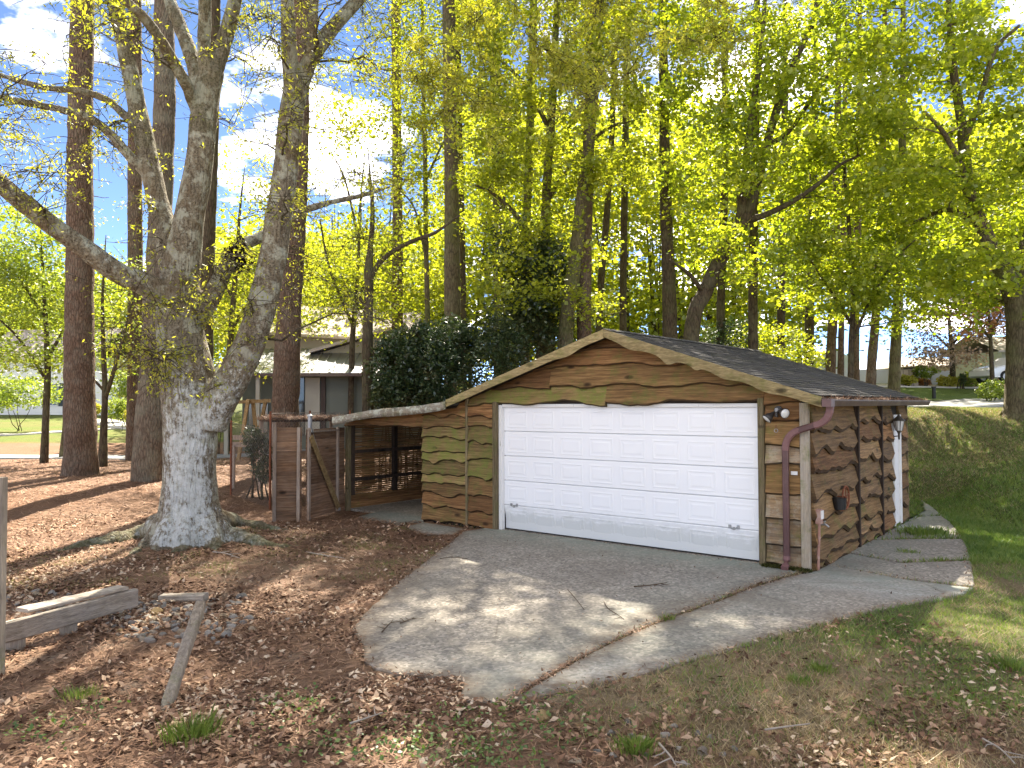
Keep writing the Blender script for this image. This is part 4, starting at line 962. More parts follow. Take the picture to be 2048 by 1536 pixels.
big([PX(358,600,OD,78), PX(366,520,OD,70), PX(378,440,OD-.05,60), PX(396,340,OD-.1,54), PX(405,260,OD-.1,52), PX(413,190,OD,52), PX(425,140,OD,46)])           # main stem
big([PX(420,165,OD,36), PX(446,90,OD+.1,32), PX(470,0,OD+.2,28), PX(500,-120,OD+.3,24), PX(540,-260,OD+.2,17), PX(560,-420,OD,10)])
big([PX(415,175,OD,32), PX(408,90,OD-.2,26), PX(410,0,OD-.4,24), PX(405,-140,OD-.7,19), PX(380,-300,OD-1,13), PX(350,-450,OD-1.4,7)])
big([PX(408,215,OD,34), PX(385,120,OD+.3,30), PX(355,40,OD+.6,27), PX(325,-40,OD+.9,24), PX(290,-180,OD+1.2,17), PX(270,-330,OD+1.5,9)])
big([PX(398,230,OD,26), PX(372,170,OD-.4,24), PX(330,95,OD-.8,24), PX(292,40,OD-1.1,23), PX(250,0,OD-1.4,20), PX(190,-60,OD-1.8,15), PX(110,-130,OD-2.2,9)])  # rusty limb
big([PX(350,560,OD+.1,58), PX(335,470,OD+.3,46), PX(315,400,OD+.5,42), PX(300,330,OD+.6,40), PX(280,240,OD+.7,37), PX(262,150,OD+.7,33), PX(243,70,OD+.8,29), PX(228,-10,OD+.9,27), PX(205,-140,OD+1.1,20), PX(170,-300,OD+1.3,11)])   # second stem
big([PX(352,600,OD,44), PX(300,572,OD-.4,46), PX(240,548,OD-.7,44), PX(180,505,OD-1.0,42), PX(130,470,OD-1.2,40), PX(70,425,OD-1.5,38), PX(10,375,OD-1.8,37), PX(-80,300,OD-2.2,34), PX(-220,220,OD-2.8,26), PX(-380,120,OD-3.5,12)])  # long low limb
big([PX(420,850,OD-.05,70), PX(440,800,OD-.15,68), PX(472,745,OD-.2,64), PX(502,680,OD-.25,60), PX(527,600,OD-.3,58), PX(547,510,OD-.3,55), PX(560,420,OD-.3,52), PX(572,330,OD-.3,50), PX(580,250,OD-.3,50), PX(588,190,OD-.25,46)])    # right stem
big([PX(586,205,OD-.25,36), PX(580,120,OD-.4,31), PX(576,40,OD-.6,29), PX(572,-60,OD-.8,25), PX(560,-200,OD-1.2,18), PX(540,-360,OD-1.6,10)])
big([PX(592,205,OD-.25,38), PX(612,140,OD-.1,33), PX(640,90,OD,31), PX(675,45,OD+.1,29), PX(715,0,OD+.2,27), PX(790,-90,OD+.4,22), PX(880,-190,OD+.6,15), PX(960,-300,OD+.8,8)])
big([PX(605,165,OD-.15,26), PX(622,90,OD-.4,22), PX(628,0,OD-.7,20), PX(640,-130,OD-1.1,15), PX(660,-280,OD-1.6,8)])
big([PX(395,640,OD,40), PX(425,590,OD+.2,36), PX(452,535,OD+.4,32), PX(485,492,OD+.7,27), PX(530,470,OD+1.0,23), PX(600,425,OD+1.6,17), PX(660,405,OD+2.0,13), PX(720,392,OD+2.4,10), PX(790,370,OD+2.8,6)])  # low right limb
big([PX(293,345,OD+.6,26), PX(262,315,OD+.4,22), PX(215,262,OD+.1,19), PX(170,232,OD-.1,17), PX(100,215,OD-.3,15), PX(0,195,OD-.6,13), PX(-120,170,OD-1,8)])
big([PX(272,250,OD+.7,22), PX(240,222,OD+.8,17), PX(215,200,OD+.9,15), PX(160,182,OD+1,14), PX(90,175,OD+1.1,13), PX(0,150,OD+1.2,10), PX(-90,120,OD+1.4,6)])
# roots crawling over the ground
def root(pix, w0, seed):
    rows = []; n = len(pix)
    for i, (px, py) in enumerate(pix):
        g = ground_at(px, py) if i else at(px, py, OD); t = i/(n-1); r = 1.25*w0*(1-t)**.8 + .02
        rows.append((g[0], g[1], (g[2] + r*(.35-.75*t)) if i else g[2], r))
    q = spline(rows, 7); w = ok.rng.normal(size=(len(q),3))*.012; q[:,:3] += w
    thick.tube(q[:,:3], q[:,3], 10, True, rough=.4, seed=seed)
for i, (pix, w0) in enumerate((([(350,1040),(290,1075),(225,1085),(150,1098),(95,1108)], .20), ([(365,1050),(318,1085),(280,1100),(245,1120)], .15), ([(378,1055),(352,1095),(345,1118)], .15), ([(385,1055),(382,1092),(392,1112)], .14),
                               ([(400,1045),(450,1078),(505,1088),(560,1094),(610,1090)], .22), ([(395,1050),(425,1095),(432,1105)], .11), ([(405,1030),(470,1052),(530,1058),(585,1062)], .17), ([(375,1050),(365,1100),(372,1125)], .09))):
    root(pix, w0, 40+i)
me = bpy.data.meshes.new('tmp'); me.from_pydata(np.concatenate(thick.v).tolist(), [], thick.f); me.update()
tmp = bpy.data.objects.new('tmp', me); COL.objects.link(tmp)
md = tmp.modifiers.new('r', 'REMESH'); md.mode = 'VOXEL'; md.voxel_size = .034; md.use_smooth_shade = True
m2 = tmp.modifiers.new('s', 'SMOOTH'); m2.factor = .5; m2.iterations = 3
dg = bpy.context.evaluated_depsgraph_get(); ev = bpy.data.meshes.new_from_object(tmp.evaluated_get(dg)); bpy.data.objects.remove(tmp)
co = np.empty(len(ev.vertices)*3, np.float32); ev.vertices.foreach_get('co', co); co = co.reshape(-1,3).astype(float)
nr = np.empty(len(co)*3, np.float32); ev.vertices.foreach_get('normal', nr); nr = nr.reshape(-1,3)
rel = co - oak_base
flut = np.exp(-np.maximum(rel[:,2],0)/.55)
rad = np.hypot(rel[:,0], rel[:,1]); onT = (rad < .9) & (rel[:,2] < 6)
co += nr*(.014*smooth_noise(co*np.array([7,7,2.2]), 31, 3)[:,None] + .010*smooth_noise(co*3, 32, 2)[:,None] + (.05*flut*np.sin(np.arctan2(rel[:,1],rel[:,0])*9+1)*onT)[:,None])
ev.vertices.foreach_set('co', (co-oak_base).astype(np.float32).ravel()); ev.update()
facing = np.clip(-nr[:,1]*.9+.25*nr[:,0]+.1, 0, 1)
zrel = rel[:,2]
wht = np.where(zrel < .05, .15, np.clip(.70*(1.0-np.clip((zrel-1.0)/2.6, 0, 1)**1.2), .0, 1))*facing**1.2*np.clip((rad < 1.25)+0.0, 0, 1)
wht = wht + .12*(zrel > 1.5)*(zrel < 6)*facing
mo = np.clip(1-zrel/.35, 0, 1)*np.clip((rad-.5)*1.6, 0, 1)
mo = np.maximum(mo, .35*(zrel > 7))
for nm, val in (('white', wht), ('mossy', mo)):
    a = ev.attributes.new(nm, 'FLOAT', 'POINT'); a.data.foreach_set('value', val.astype(np.float32))
ev.materials.clear(); ev.name = 'trunk'
link('trunk', ev, M['bark_oak'], oak, True)
# boughs and drooping leaf tassels
rng = ok.rng
def tips(n, region):
    k = 0
    while k < n:
        px, py, d = rng.uniform(*region[0]), rng.uniform(*region[1]), rng.uniform(*region[2]); k += 1
        yield at(px, py, d)
def bough(tg, leaves, lsz=.036, r=.016):
    q = ok.reach(tg, r, 5, .4, .16, .05, 8)
    for row in q[2:]:
        for _ in range(2):
            e = row[:3] + rng.normal(size=3)*np.array([.38,.38,.28]) - np.array([0,0,.10])
            tw = wander(rng, row[:3], e, .008, .003, 4, .1, .04); ok.mb.tube(tw[:,:3], tw[:,3], 3, False)
            ok.tassel(tw[1,:3], e, max(2, int(leaves*rng.uniform(.3,1.6))), lsz, lsz*.36, .05)
for tg in tips(46, ((-150,300),(-60,420),(OD-3,OD+1.5))): bough(tg, 12)
for tg in tips(44, ((430,860),(-60,430),(OD-2,OD+2.5))): bough(tg, 12)
for tg in tips(16, ((280,560),(470,760),(OD-1.3,OD+.6))): bough(tg, 13)
for tg in tips(12, ((560,800),(430,640),(OD,OD+2.5))): bough(tg, 8)
for tg in tips(8, ((180,380),(560,760),(OD-1.2,OD+.2))): bough(tg, 8)
for tg in tips(46, ((-300,1000),(-900,-80),(OD-5,OD+3))): bough(tg, 34, .055)
for tg in tips(44, ((860,1500),(-160,240),(OD-1,OD+3.0))): bough(tg, 34, .05)
# leafy shoots sprouting from the trunk crotches
for px, py, dd in ((365,560,-.35),(395,600,-.4),(340,610,-.4),(415,640,-.3),(500,620,-.5),(515,570,-.5),(480,690,-.5),(440,770,-.5),(345,690,-.5),(330,755,-.5),(600,300,-.3),(590,150,-.4),(640,110,-.3)):
    c = at(px, py, OD+dd)
    for _ in range(5):
        e = c + rng.normal(size=3)*np.array([.35,.2,.25]); tw = wander(rng, c, e, .006, .002, 4, .1); ok.mb.tube(tw[:,:3], tw[:,3], 3, False); ok.tassel(c, e, 14, .04, .013, .09)
ok.finish(oak, 'bark_dark', 'leaf_oak', 'twigs', 'crown')
nest = empty('squirrel_nest', at(478,512,OD+.5), 0, 'dark squirrel nest of leaves in the oak fork', 'nest')
NV = rng.normal(size=(420,3))*np.array([.10,.10,.13]); link('leaf_pile', quads_mesh('leaf_pile', leaf_quads(rng, NV, np.full(420,.06), np.full(420,.03)), rng.uniform(size=420)), leaf_mat('leaf_nest',(.01,.006,.004),(.02,.013,.008),(.04,.025,.015),.1,.02), nest)['kind'] = 'stuff'

# --- pines
def pine(label, pts, bark='bark_pine', height=24.0, crown=True, seed=1, name='pine_tree', ivy=0.0, needles=2000, crown_z=None, group='tall pines'):
    """pts: (px, py, depth, width px) up the visible trunk; the first is the foot."""
    T = Tree(seed); g = stand(pts[0][0], pts[0][2]); rows = [PX(*p) for p in pts]
    rows[0] = (rows[0][0], rows[0][1], min(rows[0][2], g[2]-.1) if False else g[2]-.15, rows[0][3])
    top = np.array(rows[-1]); drn = np.array(rows[-1][:3])-np.array(rows[0][:3]); drn /= drn[2]
    hz = max(height + g[2], rows[-1][2]+3); z0 = rows[-1][2]
    for f in (.35,.7,1.0):
        z = z0+(hz-z0)*f; rows.append((*(top[:2]+drn[:2]*(z-z0)*.4), z, max(.03, top[3]*(1-.85*f))))
    # flare at the foot
    r1 = rows[1][3]; rows.insert(1, (rows[0][0]*.9+rows[1][0]*.1, rows[0][1], g[2]+.18, rows[0][3]*.93))
    q = spline(rows, 7); root = empty(name, (rows[0][0], rows[0][1], g[2]), 0, label, 'pine tree', group)
    q2 = []
    zz = np.arange(q[0,2], q[-1,2], .16); qi = np.c_[np.interp(zz, q[:,2], q[:,0]), np.interp(zz, q[:,2], q[:,1]), zz, np.interp(zz, q[:,2], q[:,3])]
    T.mb.tube(qi[:,:3], qi[:,3], 18, True, rough=.10, seed=seed)
    T.nodes = list(qi[int(len(qi)*.45)::2])
    if crown:
        zc = crown_z or g[2]+height*.62
        for i in range(26):
            z = T.rng.uniform(zc, hz); f = (hz-z)/(hz-zc+.1); rr = (.5+3.0*f**.7)*T.rng.uniform(.5,1); a = T.rng.uniform(0,2*PI); k = np.argmin(np.abs(qi[:,2]-z+rr*.15))
            tg = np.array([qi[k,0]+rr*math.cos(a), qi[k,1]+rr*math.sin(a), z+rr*.1]); br = T.reach(tg, .022, 4)
            for row in br[2:]: T.clump(row[:3], needles//120, .38, .17, .018, .0, .2, .7)
        for i in range(9):       # dead stubs
            k = T.rng.integers(int(len(qi)*.2), int(len(qi)*.6)); a = T.rng.uniform(0,2*PI); l = T.rng.uniform(.3,1.3)
            w = wander(T.rng, qi[k,:3], qi[k,:3]+np.array([math.cos(a)*l, math.sin(a)*l, l*.1]), .02, .006, 5, .1); T.mb.tube(w[:,:3], w[:,3], 4, False)
    if ivy:
        for k in range(8, len(qi)):
            if qi[k,2] > g[2]+ivy: break
            n = int(26*(1-(qi[k,2]-g[2])/ivy)+8)
            a = T.rng.uniform(0,2*PI,n); r = qi[k,3]*1.08+.05*T.rng.uniform(size=n); C = np.c_[qi[k,0]+r*np.cos(a), qi[k,1]+r*np.sin(a), qi[k,2]+T.rng.uniform(-.1,.1,n)]
            T.leafC.append(leaf_quads(T.rng, C, np.full(n,.06), np.full(n,.045), .2, .1)); T.leafR.append(T.rng.uniform(0,1,n))
    T.finish(root, bark, 'leaf_pine' if not ivy else 'leaf_olive'); return root
pine('thick brown pine trunk at far left, in front of the low limb\'s end', [(160,945,21,72),(161,880,21,60),(158,700,21,54),(160,500,21,50),(160,300,21,47),(162,150,21,45),(165,0,21,43)], seed=11, height=26)
pine('grey-brown pine trunk rising just left behind the oak', [(296,962,20,66),(300,860,20,58),(308,700,20,50),(318,500,20.1,44),(326,300,20.2,42),(330,150,20.3,41),(328,0,20.4,38)], 'bark_pine_grey', seed=12, height=25)
pine('thin dark pine between the oak and the leftmost pine, speckled with yellow leaves', [(268,892,29,34),(270,800,29,30),(271,600,29,28),(270,400,29,27),(270,200,29,26),(270,0,29,24)], seed=13, height=24, ivy=0)
pine('slim pine trunk seen through the fork of the oak', [(411,830,27,32),(412,700,27,28),(416,500,27,27),(424,300,27,25),(428,100,27,23),(430,0,27,22)], 'bark_dark', seed=14, height=24)
pine('stout dark pine trunk behind the wooden gate', [(570,840,23,62),(573,740,23,52),(580,600,23,47),(590,450,23,43),(597,300,23,40),(600,150,23,38),(604,0,23,36)], seed=15, height=27)
pine('pine trunk in front of the sky, left of the camellia\'s top', [(795,690,32,26),(795,600,32,22),(795,400,32,20),(793,200,32,19),(792,0,32,18)], seed=17, height=24)
pine('straight pine trunk right behind the camellia', [(905,700,27,40),(905,640,27,34),(903,400,27,29),(900,200,27,27),(897,0,27,25)], 'bark_mossy', seed=18, height=26)
pine('thin pine trunk hugging the one behind the camellia', [(926,700,31,18),(925,600,31,15),(922,400,31,13),(918,200,31,12),(915,0,31,11)], 'bark_dark', seed=19, height=22)
pine('pine half hidden in yellow foliage above the left roof slope', [(1002,740,30,34),(1000,600,30,28),(998,400,30,26),(992,200,30,24),(988,0,30,22)], 'bark_mossy', seed=20, height=25)
pine('slender pine right of it, rising from the left roof slope', [(1048,720,28,22),(1050,600,28,18),(1056,400,28,17),(1062,200,28,16),(1068,0,28,15)], 'bark_mossy', seed=21, height=23)
pine('leaning grey trunk of the crossing pair behind the ridge', [(1122,730,24,38),(1132,660,24,31),(1145,560,24,28),(1158,450,24,26),(1172,330,24,24),(1186,200,24,22),(1198,0,24,19)], 'bark_mossy', seed=22, height=23)
pine('upright brown trunk of the crossing pair behind the ridge', [(1167,720,24.6,33),(1168,650,24.6,29),(1170,500,24.6,27),(1175,350,24.6,25),(1182,150,24.6,22),(1190,0,24.6,20)], seed=23, height=25)
pine('thin slanting pine just right of the crossing pair', [(1192,700,27,17),(1200,600,27,14),(1212,450,27,13),(1222,300,27,12),(1230,100,27,11),(1234,0,27,10)], 'bark_dark', seed=24, height=22, needles=1000)
pine('thin straight pine right of the slanting one', [(1246,690,28,17),(1246,600,28,14),(1249,400,28,14),(1252,200,28,13),(1255,0,28,12)], 'bark_dark', seed=25, height=23, needles=1000)
pine('dark double-looking trunk left of the leaning tree', [(1342,720,25,36),(1340,640,25,29),(1335,500,25,25),(1330,350,25,22),(1328,200,25,19),(1325,0,25,17)], 'bark_dark', seed=26, height=23, needles=1000)
pine('slim dark pine right of the leaning tree\'s foot', [(1440,720,26,20),(1441,640,26,16),(1446,480,26,15),(1450,300,26,14),(1450,100,26,12)], 'bark_dark', seed=27, height=22, needles=1000)
pine('straight pine behind the middle of the right roof slope', [(1506,740,25,24),(1506,640,25,19),(1507,480,25,18),(1510,300,25,16),(1514,100,25,14)], 'bark_dark', seed=28, height=23, needles=1000)
pine('dim pine deep in the wood above the roof', [(1560,740,33,20),(1562,640,33,16),(1565,450,33,15),(1570,200,33,13)], 'bark_dark', seed=29, height=24, needles=1000)
pine('first brown trunk of the row behind the right eave, leftmost', [(1617,770,29,22),(1618,700,29,19),(1620,600,29,17),(1625,400,29,15),(1630,200,29,13)], 'bark_dark', seed=30, height=22, needles=1100)
pine('second trunk of the row behind the right eave', [(1660,780,28,22),(1662,700,28,19),(1668,600,28,17),(1672,400,28,15),(1676,200,28,13)], seed=31, height=22, needles=1000)
pine('third trunk of the row behind the right eave', [(1681,780,31,14),(1682,700,31,12),(1684,600,31,11),(1688,400,31,10),(1690,200,31,9)], seed=32, height=21, needles=1000)
pine('fourth trunk of the row behind the right eave', [(1711,790,29,18),(1711,700,29,15),(1712,600,29,14),(1716,400,29,13),(1720,200,29,11)], seed=33, height=22, needles=1000)
pine('fifth, slightly leaning reddish trunk of the row behind the right eave', [(1739,790,27,22),(1744,720,27,18),(1752,620,27,16),(1760,450,27,14),(1768,200,27,12)], seed=34, height=21, needles=1000)
pine('last trunk of the row, nearest the tan shed', [(1787,800,27,26),(1789,740,27,22),(1794,640,27,19),(1800,480,27,17),(1806,200,27,13)], 'bark_mossy', seed=35, height=21, needles=1000)

# --- broadleaf trees
def broadleaf(name, label, limbs, regions, bark, leaf, seed, leafL=.075, leafW=.055, per=70, spread=.42, r=.02, foot=True, cat='tree', group=None, squash=.42, droop=.15, dens=1.0):
    """limbs: lists of (px,py,depth,width); the first starts at the ground. regions: (pxrange, pyrange, drange, count)."""
    T = Tree(seed); f = limbs[0][0]; g = stand(f[0], f[2])
    for i, lb in enumerate(limbs):
        rows = [PX(*p) for p in lb]
        if i == 0: rows[0] = (rows[0][0], rows[0][1], g[2]-.1, rows[0][3])
        T.limb(rows, 12 if i == 0 else 8, .10)
    root = empty(name, (rows[0][0] if False else PX(*f)[0], PX(*f)[1], g[2]), 0, label, cat, group)
    tg = []
    for (xa, xb), (ya, yb), (da, db), n in regions:
        for _ in range(int(n*dens)): tg.append(at(T.rng.uniform(xa,xb), T.rng.uniform(ya,yb), T.rng.uniform(da,db)))
    nd = np.array(T.nodes)[:,:3]
    tg.sort(key=lambda p: np.min(np.linalg.norm(nd-p, axis=1)))
    for p in tg:
        if p[2] < g[2]+.5: continue
        q = T.reach(p, r, 4, .5, .12, .05)
        T.clump(p, int(per*T.rng.uniform(.6,1.4)), spread, leafL, leafW, droop, .5, squash)
        T.clump(q[3,:3], int(per*.6), spread*.9, leafL, leafW, droop, .5, squash); T.clump(p+T.rng.normal(size=3)*spread*1.5, int(per*.7), spread, leafL, leafW, droop, .5, squash)
    T.finish(root, bark, leaf); return root
broadleaf('maple_tree', 'large bright green maple at the right edge with thick grey trunk', [
    [(2040,845,22,74),(2041,810,22,58),(2042,740,22,52),(2041,660,22,50),(2038,600,22,50),(2050,540,22,50),(2080,440,22,42),(2110,300,22,36),(2130,100,22,28),(2140,-200,22,14)],
    [(2032,605,22,42),(2010,550,21.9,36),(1985,500,21.8,30),(1960,440,21.7,26),(1940,390,21.6,24),(1930,320,21.5,22),(1922,240,21.5,19),(1908,150,21.4,16),(1900,50,21.3,12),(1890,-120,21.2,6)],
    [(1950,420,21.6,16),(1930,350,21.0,13),(1890,270,20.5,10),(1850,225,20,6)], [(1925,290,21.5,14),(1960,200,21,11),(1990,100,20.5,9),(2040,50,20,6)],
    [(1965,455,21.7,14),(1900,420,22.5,10),(1840,440,23,7),(1780,470,23.5,4)], [(2040,600,22,22),(1990,600,23.5,14),(1930,610,25,10),(1860,600,26,5)]],
    [((1720,2120),(0,420),(19,24.5),100), ((1740,2130),(330,620),(19.5,25.5),56), ((1750,2300),(-420,0),(19,25),30), ((2050,2300),(0,600),(19,25),16)], 'bark_mossy', 'leaf_maple', 51, .075, .058, 84, .31, dens=.95)
broadleaf('sweetgum_tree', 'leaning forked tree with bright green crown behind the garage roof', [
    [(1366,720,23,40),(1385,650,23,32),(1410,585,23,30),(1440,520,23,30),(1470,470,23,28),(1490,430,23,26),(1510,380,23,20),(1530,300,23,18),(1560,200,23,16),(1600,100,23,14),(1640,0,23,11),(1680,-200,23,6)],
    [(1480,450,23,20),(1490,350,22.6,16),(1500,250,22.4,14),(1520,120,22.2,11),(1530,0,22,8),(1540,-160,22,5)],
    [(1490,440,23,16),(1530,430,22.8,13),(1590,400,22.5,11),(1640,365,22.2,9),(1680,330,22,7),(1720,310,21.8,4)], [(1535,290,23,12),(1580,260,22.6,10),(1650,160,22.4,8),(1720,90,22,5)],
    [(1410,590,23,10),(1380,550,22.5,8),(1340,520,22,5)]],
    [((1330,1740),(20,330),(20.5,25),88), ((1320,1760),(300,560),(20.5,25.5),42), ((1250,1800),(-420,10),(20,25.5),44)], 'bark_dark', 'leaf_maple', 52, .07, .052, 86, .33, dens=1.2)
broadleaf('young_maple', 'young green maple screening the row of trunks right of the roof', [
    [(1700,800,23.5,13),(1702,700,23.5,11),(1706,600,23.5,10),(1700,480,23.4,8),(1690,360,23.3,6),(1685,240,23.2,4)], [(1703,690,23.5,8),(1740,600,23.2,6),(1790,520,23,4),(1830,480,22.8,3)], [(1704,650,23.5,7),(1660,580,23.2,5),(1620,520,23,3)]],
    [((1580,1850),(380,640),(22,25.5),78), ((1790,1880),(430,660),(22,25.5),22)], 'bark_dark', 'leaf_maple', 53, .065, .05, 70, .32, dens=.85)
broadleaf('tulip_tree', 'tall olive-yellow leafed tree above the left half of the garage roof', [
    [(1095,740,26,26),(1092,640,26,22),(1090,500,26,20),(1095,350,26,18),(1105,200,26,16),(1112,50,26,13),(1120,-150,26,8)], [(1092,520,26,12),(1040,440,25.5,10),(990,390,25,7),(950,370,24.5,4)], [(1095,400,26,12),(1150,320,25.5,9),(1210,260,25,7),(1270,240,24.5,4)], [(1100,260,26,11),(1050,170,25.5,8),(990,110,25,5)], [(1090,560,26,9),(1040,560,25.5,6),(1000,580,25,4)]],
    [((930,1290),(20,380),(22.5,27),84), ((960,1200),(360,640),(22.5,27),32), ((900,1350),(-420,20),(22,27),50)], 'bark_mossy', 'leaf_olive', 54, .07, .048, 86, .34, dens=1.5)
broadleaf('undergrowth_tree', 'dark leafy small tree filling the gap left of the crossing trunks', [
    [(1075,740,25,12),(1078,660,25,10),(1070,580,25,8),(1060,500,25,5)], [(1078,650,25,7),(1110,600,24.6,4),(1130,560,24.4,3)]],
    [((1010,1130),(480,700),(24,26.5),40)], 'bark_dark', 'leaf_dark', 55, .07, .045, 100, .35, dens=1.5)
broadleaf('yellow_leafed_tree', 'pale yellow-green tree left of the camellia, behind the snag', [
    [(700,800,31,13),(705,680,31,11),(715,560,31,8),(720,420,31,5),(730,300,31,1)], [(705,650,31,7),(660,540,30.5,5),(640,440,30,3)], [(712,600,31,7),(770,500,30.5,5),(820,420,30,3)], [(718,480,31,6),(690,360,30,4),(660,300,30,2)]],
    [((620,890),(450,640),(29,33),46), ((640,880),(120,460),(29,33),26)], 'bark_dark', 'leaf_olive', 56, .07, .045, 60, .5, dens=1.3)
broadleaf('snag_tree', 'dark bare snag with one long crooked limb behind the lean-to roof', [
    [(737,800,21,26),(735,720,21,22),(736,640,21,20),(738,580,21,19),(737,540,21,18),(742,480,21.1,11),(745,420,21.2,9),(740,350,21.3,4),(735,290,21.4,1.2)], [(738,560,21,13),(760,525,21,10),(790,500,20.9,9),(830,480,20.8,8),(865,468,20.8,7),(890,452,20.8,5),(920,430,20.8,3)], [(733,610,21,9),(722,600,20.9,8),(718,590,20.9,6)], [(738,690,21,5),(760,730,20.8,4),(790,752,20.6,2)]],
    [((690,800),(380,540),(20.3,21.8),12)], 'bark_dark', 'leaf_olive', 57, .05, .03, 34, .3, r=.012)
broadleaf('ivy_tree', 'small tree draped in green-gold leaves left of the straight pine', [
    [(855,740,29,14),(855,640,29,11),(852,480,29,10),(850,300,29,9),(845,100,29,7),(845,-100,29,4)], [(853,520,29,6),(830,420,28.5,4),(800,380,28.2,3)], [(852,360,29,6),(890,280,28.4,4),(930,250,28,3)]],
    [((790,930),(140,460),(27.5,30),30), ((780,960),(-100,180),(27.5,30),30)], 'bark_mossy', 'leaf_olive', 58, .065, .042, 70, .4, dens=1.4)
broadleaf('roadside_tree', 'bushy green tree at the left edge in front of the white house', [
    [(88,905,27,17),(92,830,27,13),(95,740,27,12),(92,650,27,9),(85,540,27,5),(80,430,27,1.2)], [(93,760,27,7),(40,680,26.5,5),(0,640,26,4)], [(94,720,27,7),(140,640,26.5,5),(180,600,26,3)], [(92,640,27,6),(40,560,26.6,4),(0,520,26.3,3)]],
    [((-80,215),(500,735),(25.5,29),66), ((-60,120),(420,560),(25.5,29),20)], 'bark_dark', 'leaf_hedge', 59, .065, .045, 70, .42, dens=1.4)
broadleaf('sapling', 'slender forked sapling right of the leftmost pine', [
    [(205,928,24.5,20),(208,850,24.5,13),(210,780,24.5,11),(207,700,24.5,9),(205,600,24.5,6),(212,470,24.5,1.5)], [(210,800,24.5,9),(228,740,24.3,8),(245,680,24.1,6),(265,600,24,4),(290,540,23.8,2)], [(207,780,24.5,6),(180,750,24.4,4),(160,720,24.3,3)], [(225,745,24.3,5),(262,715,24.2,3),(285,700,24,2)]],
    [((130,330),(520,740),(23.5,25.5),26)], 'bark_dark', 'leaf_hedge', 60, .055, .035, 34, .36, r=.01)
broadleaf('thin_sapling', 'thin pale sapling with crooked foot left of the leftmost pine', [
    [(124,890,30,12),(130,850,30,9),(134,760,30,8),(132,650,30,6),(138,500,30,3.5),(142,400,30,1)]], [((90,200),(380,620),(29,31),14)], 'bark_mossy', 'leaf_oak', 61, .05, .03, 34, .4, r=.01)
broadleaf('backdrop_oak', 'airy yellow-green tree against the sky behind the oak', [
    [(455,830,33,16),(460,700,33,13),(470,560,33,10),(480,420,33,5),(490,330,33,1)], [(463,660,33,7),(520,560,32.5,5),(545,480,32,3)], [(468,600,33,7),(420,520,32.5,5),(380,470,32,3)]],
    [((400,640),(470,680),(31.5,35),44), ((380,640),(300,520),(31.5,35),14)], 'bark_dark', 'leaf_olive', 62, .07, .045, 55, .5, dens=1.3)
broadleaf('flowering_tree', 'pinkish brown budding tree far right behind the white fence', [
    [(1905,775,44,12),(1905,720,44,9),(1900,660,44,7),(1895,600,44,4)], [(1904,700,44,5),(1860,660,43.5,3)], [(1904,690,44,5),(1950,640,43.5,3)]],
    [((1820,1990),(575,735),(42,46),60)], 'bark_dark', 'leaf_pink', 63, .08, .06, 50, .5)
broadleaf('redbud_tree', 'small orange-leafed tree beside the maple trunk', [
    [(1985,775,38,10),(1983,720,38,8),(1980,660,38,6),(1975,600,38,3)], [(1982,680,38,5),(1940,620,37.5,3)], [(1982,670,38,5),(2010,610,37.5,3)]],
    [((1930,2030),(575,670),(36.5,39.5),24)], 'bark_dark', 'leaf_orange', 64, .07, .055, 46, .4)

# --- shrubs
def shrub(name, label, blobs, leaf, seed, n=3000, L=.05, W=.03, stems=7, cat='shrub', group=None, bark='bark_dark', hollow=.55):
    """blobs: (px, py, depth, rx_px, rz_px, ry_m) ellipsoids of leaves."""
    rng = np.random.default_rng(seed); b0 = blobs[0]; g = stand(b0[0], b0[2]); root = empty(name, g, 0, label, cat, group)
    C = []; tot = sum(b[3]*b[4] for b in blobs); mb = MB()
    for px, py, d, rx, rz, ry in blobs:
        c = at(px, py, d); k = int(n*rx*rz/tot); R = np.array([rx*d/F_PX, ry, rz*d/F_PX])
        dirs = unit(rng.normal(size=(k,3))); rad = rng.uniform(hollow, 1.0, k)**.6
        p = dirs*rad[:,None]; p *= (1+.5*smooth_noise(dirs*3.0+c, seed, 3)+.10*rng.normal(size=k))[:,None]
        q = c + p*R; q = q[q[:,2] > Hz(c[0], c[1])+.02]; C.append(q)
        for _ in range(max(2, int(stems*rx*rz/tot))):
            e = c + unit(rng.normal(size=3))*R*.6; s = np.array([g[0]+rng.normal()*.1, g[1], g[2]]) if abs(c[0]-g[0]) < R[0] else np.array([c[0], c[1], Hz(c[0],c[1])])
            w = wander(rng, s, e, .025, .008, 6, .1); mb.tube(w[:,:3], w[:,3], 5, False)
    C = np.concatenate(C); C = C[smooth_noise(C*1.5, seed+3, 3) > -.28]; k = len(C)
    V = leaf_quads(rng, C, L*rng.uniform(.6,1.3,k), W*rng.uniform(.7,1.3,k), .1, .6)
    hue = np.clip(.5+.5*smooth_noise(C*1.6, seed, 2)+rng.uniform(-.35,.35,k), 0, 1)
    link('foliage', quads_mesh('foliage', V-np.array(g), hue), M[leaf], root)
    for i in range(len(mb.v)): mb.v[i] = mb.v[i]-np.array(g)
    mb.build('stems', M[bark], root, True); return root
shrub('camellia_bush', 'huge dark glossy evergreen camellia behind the left roof slope', [(870,745,21,90,85,1.6),(790,745,20.5,50,75,1.2),(965,735,22,70,70,1.4),(880,690,22,80,45,1.3),(800,690,21,40,35,1.0),(840,800,20.3,90,40,1.2),(1020,700,23,45,60,1.2),(770,700,20.8,22,30,.6),(835,668,21.5,25,24,.7),(905,660,22.2,34,30,.8),(985,655,22.8,30,34,.8),(760,785,20,24,40,.6),(940,690,21.5,40,40,.8),(815,715,20.2,26,26,.6),(875,720,20.4,30,26,.6)], 'leaf_dark', 71, 34000, .055, .032, 14, hollow=.2)
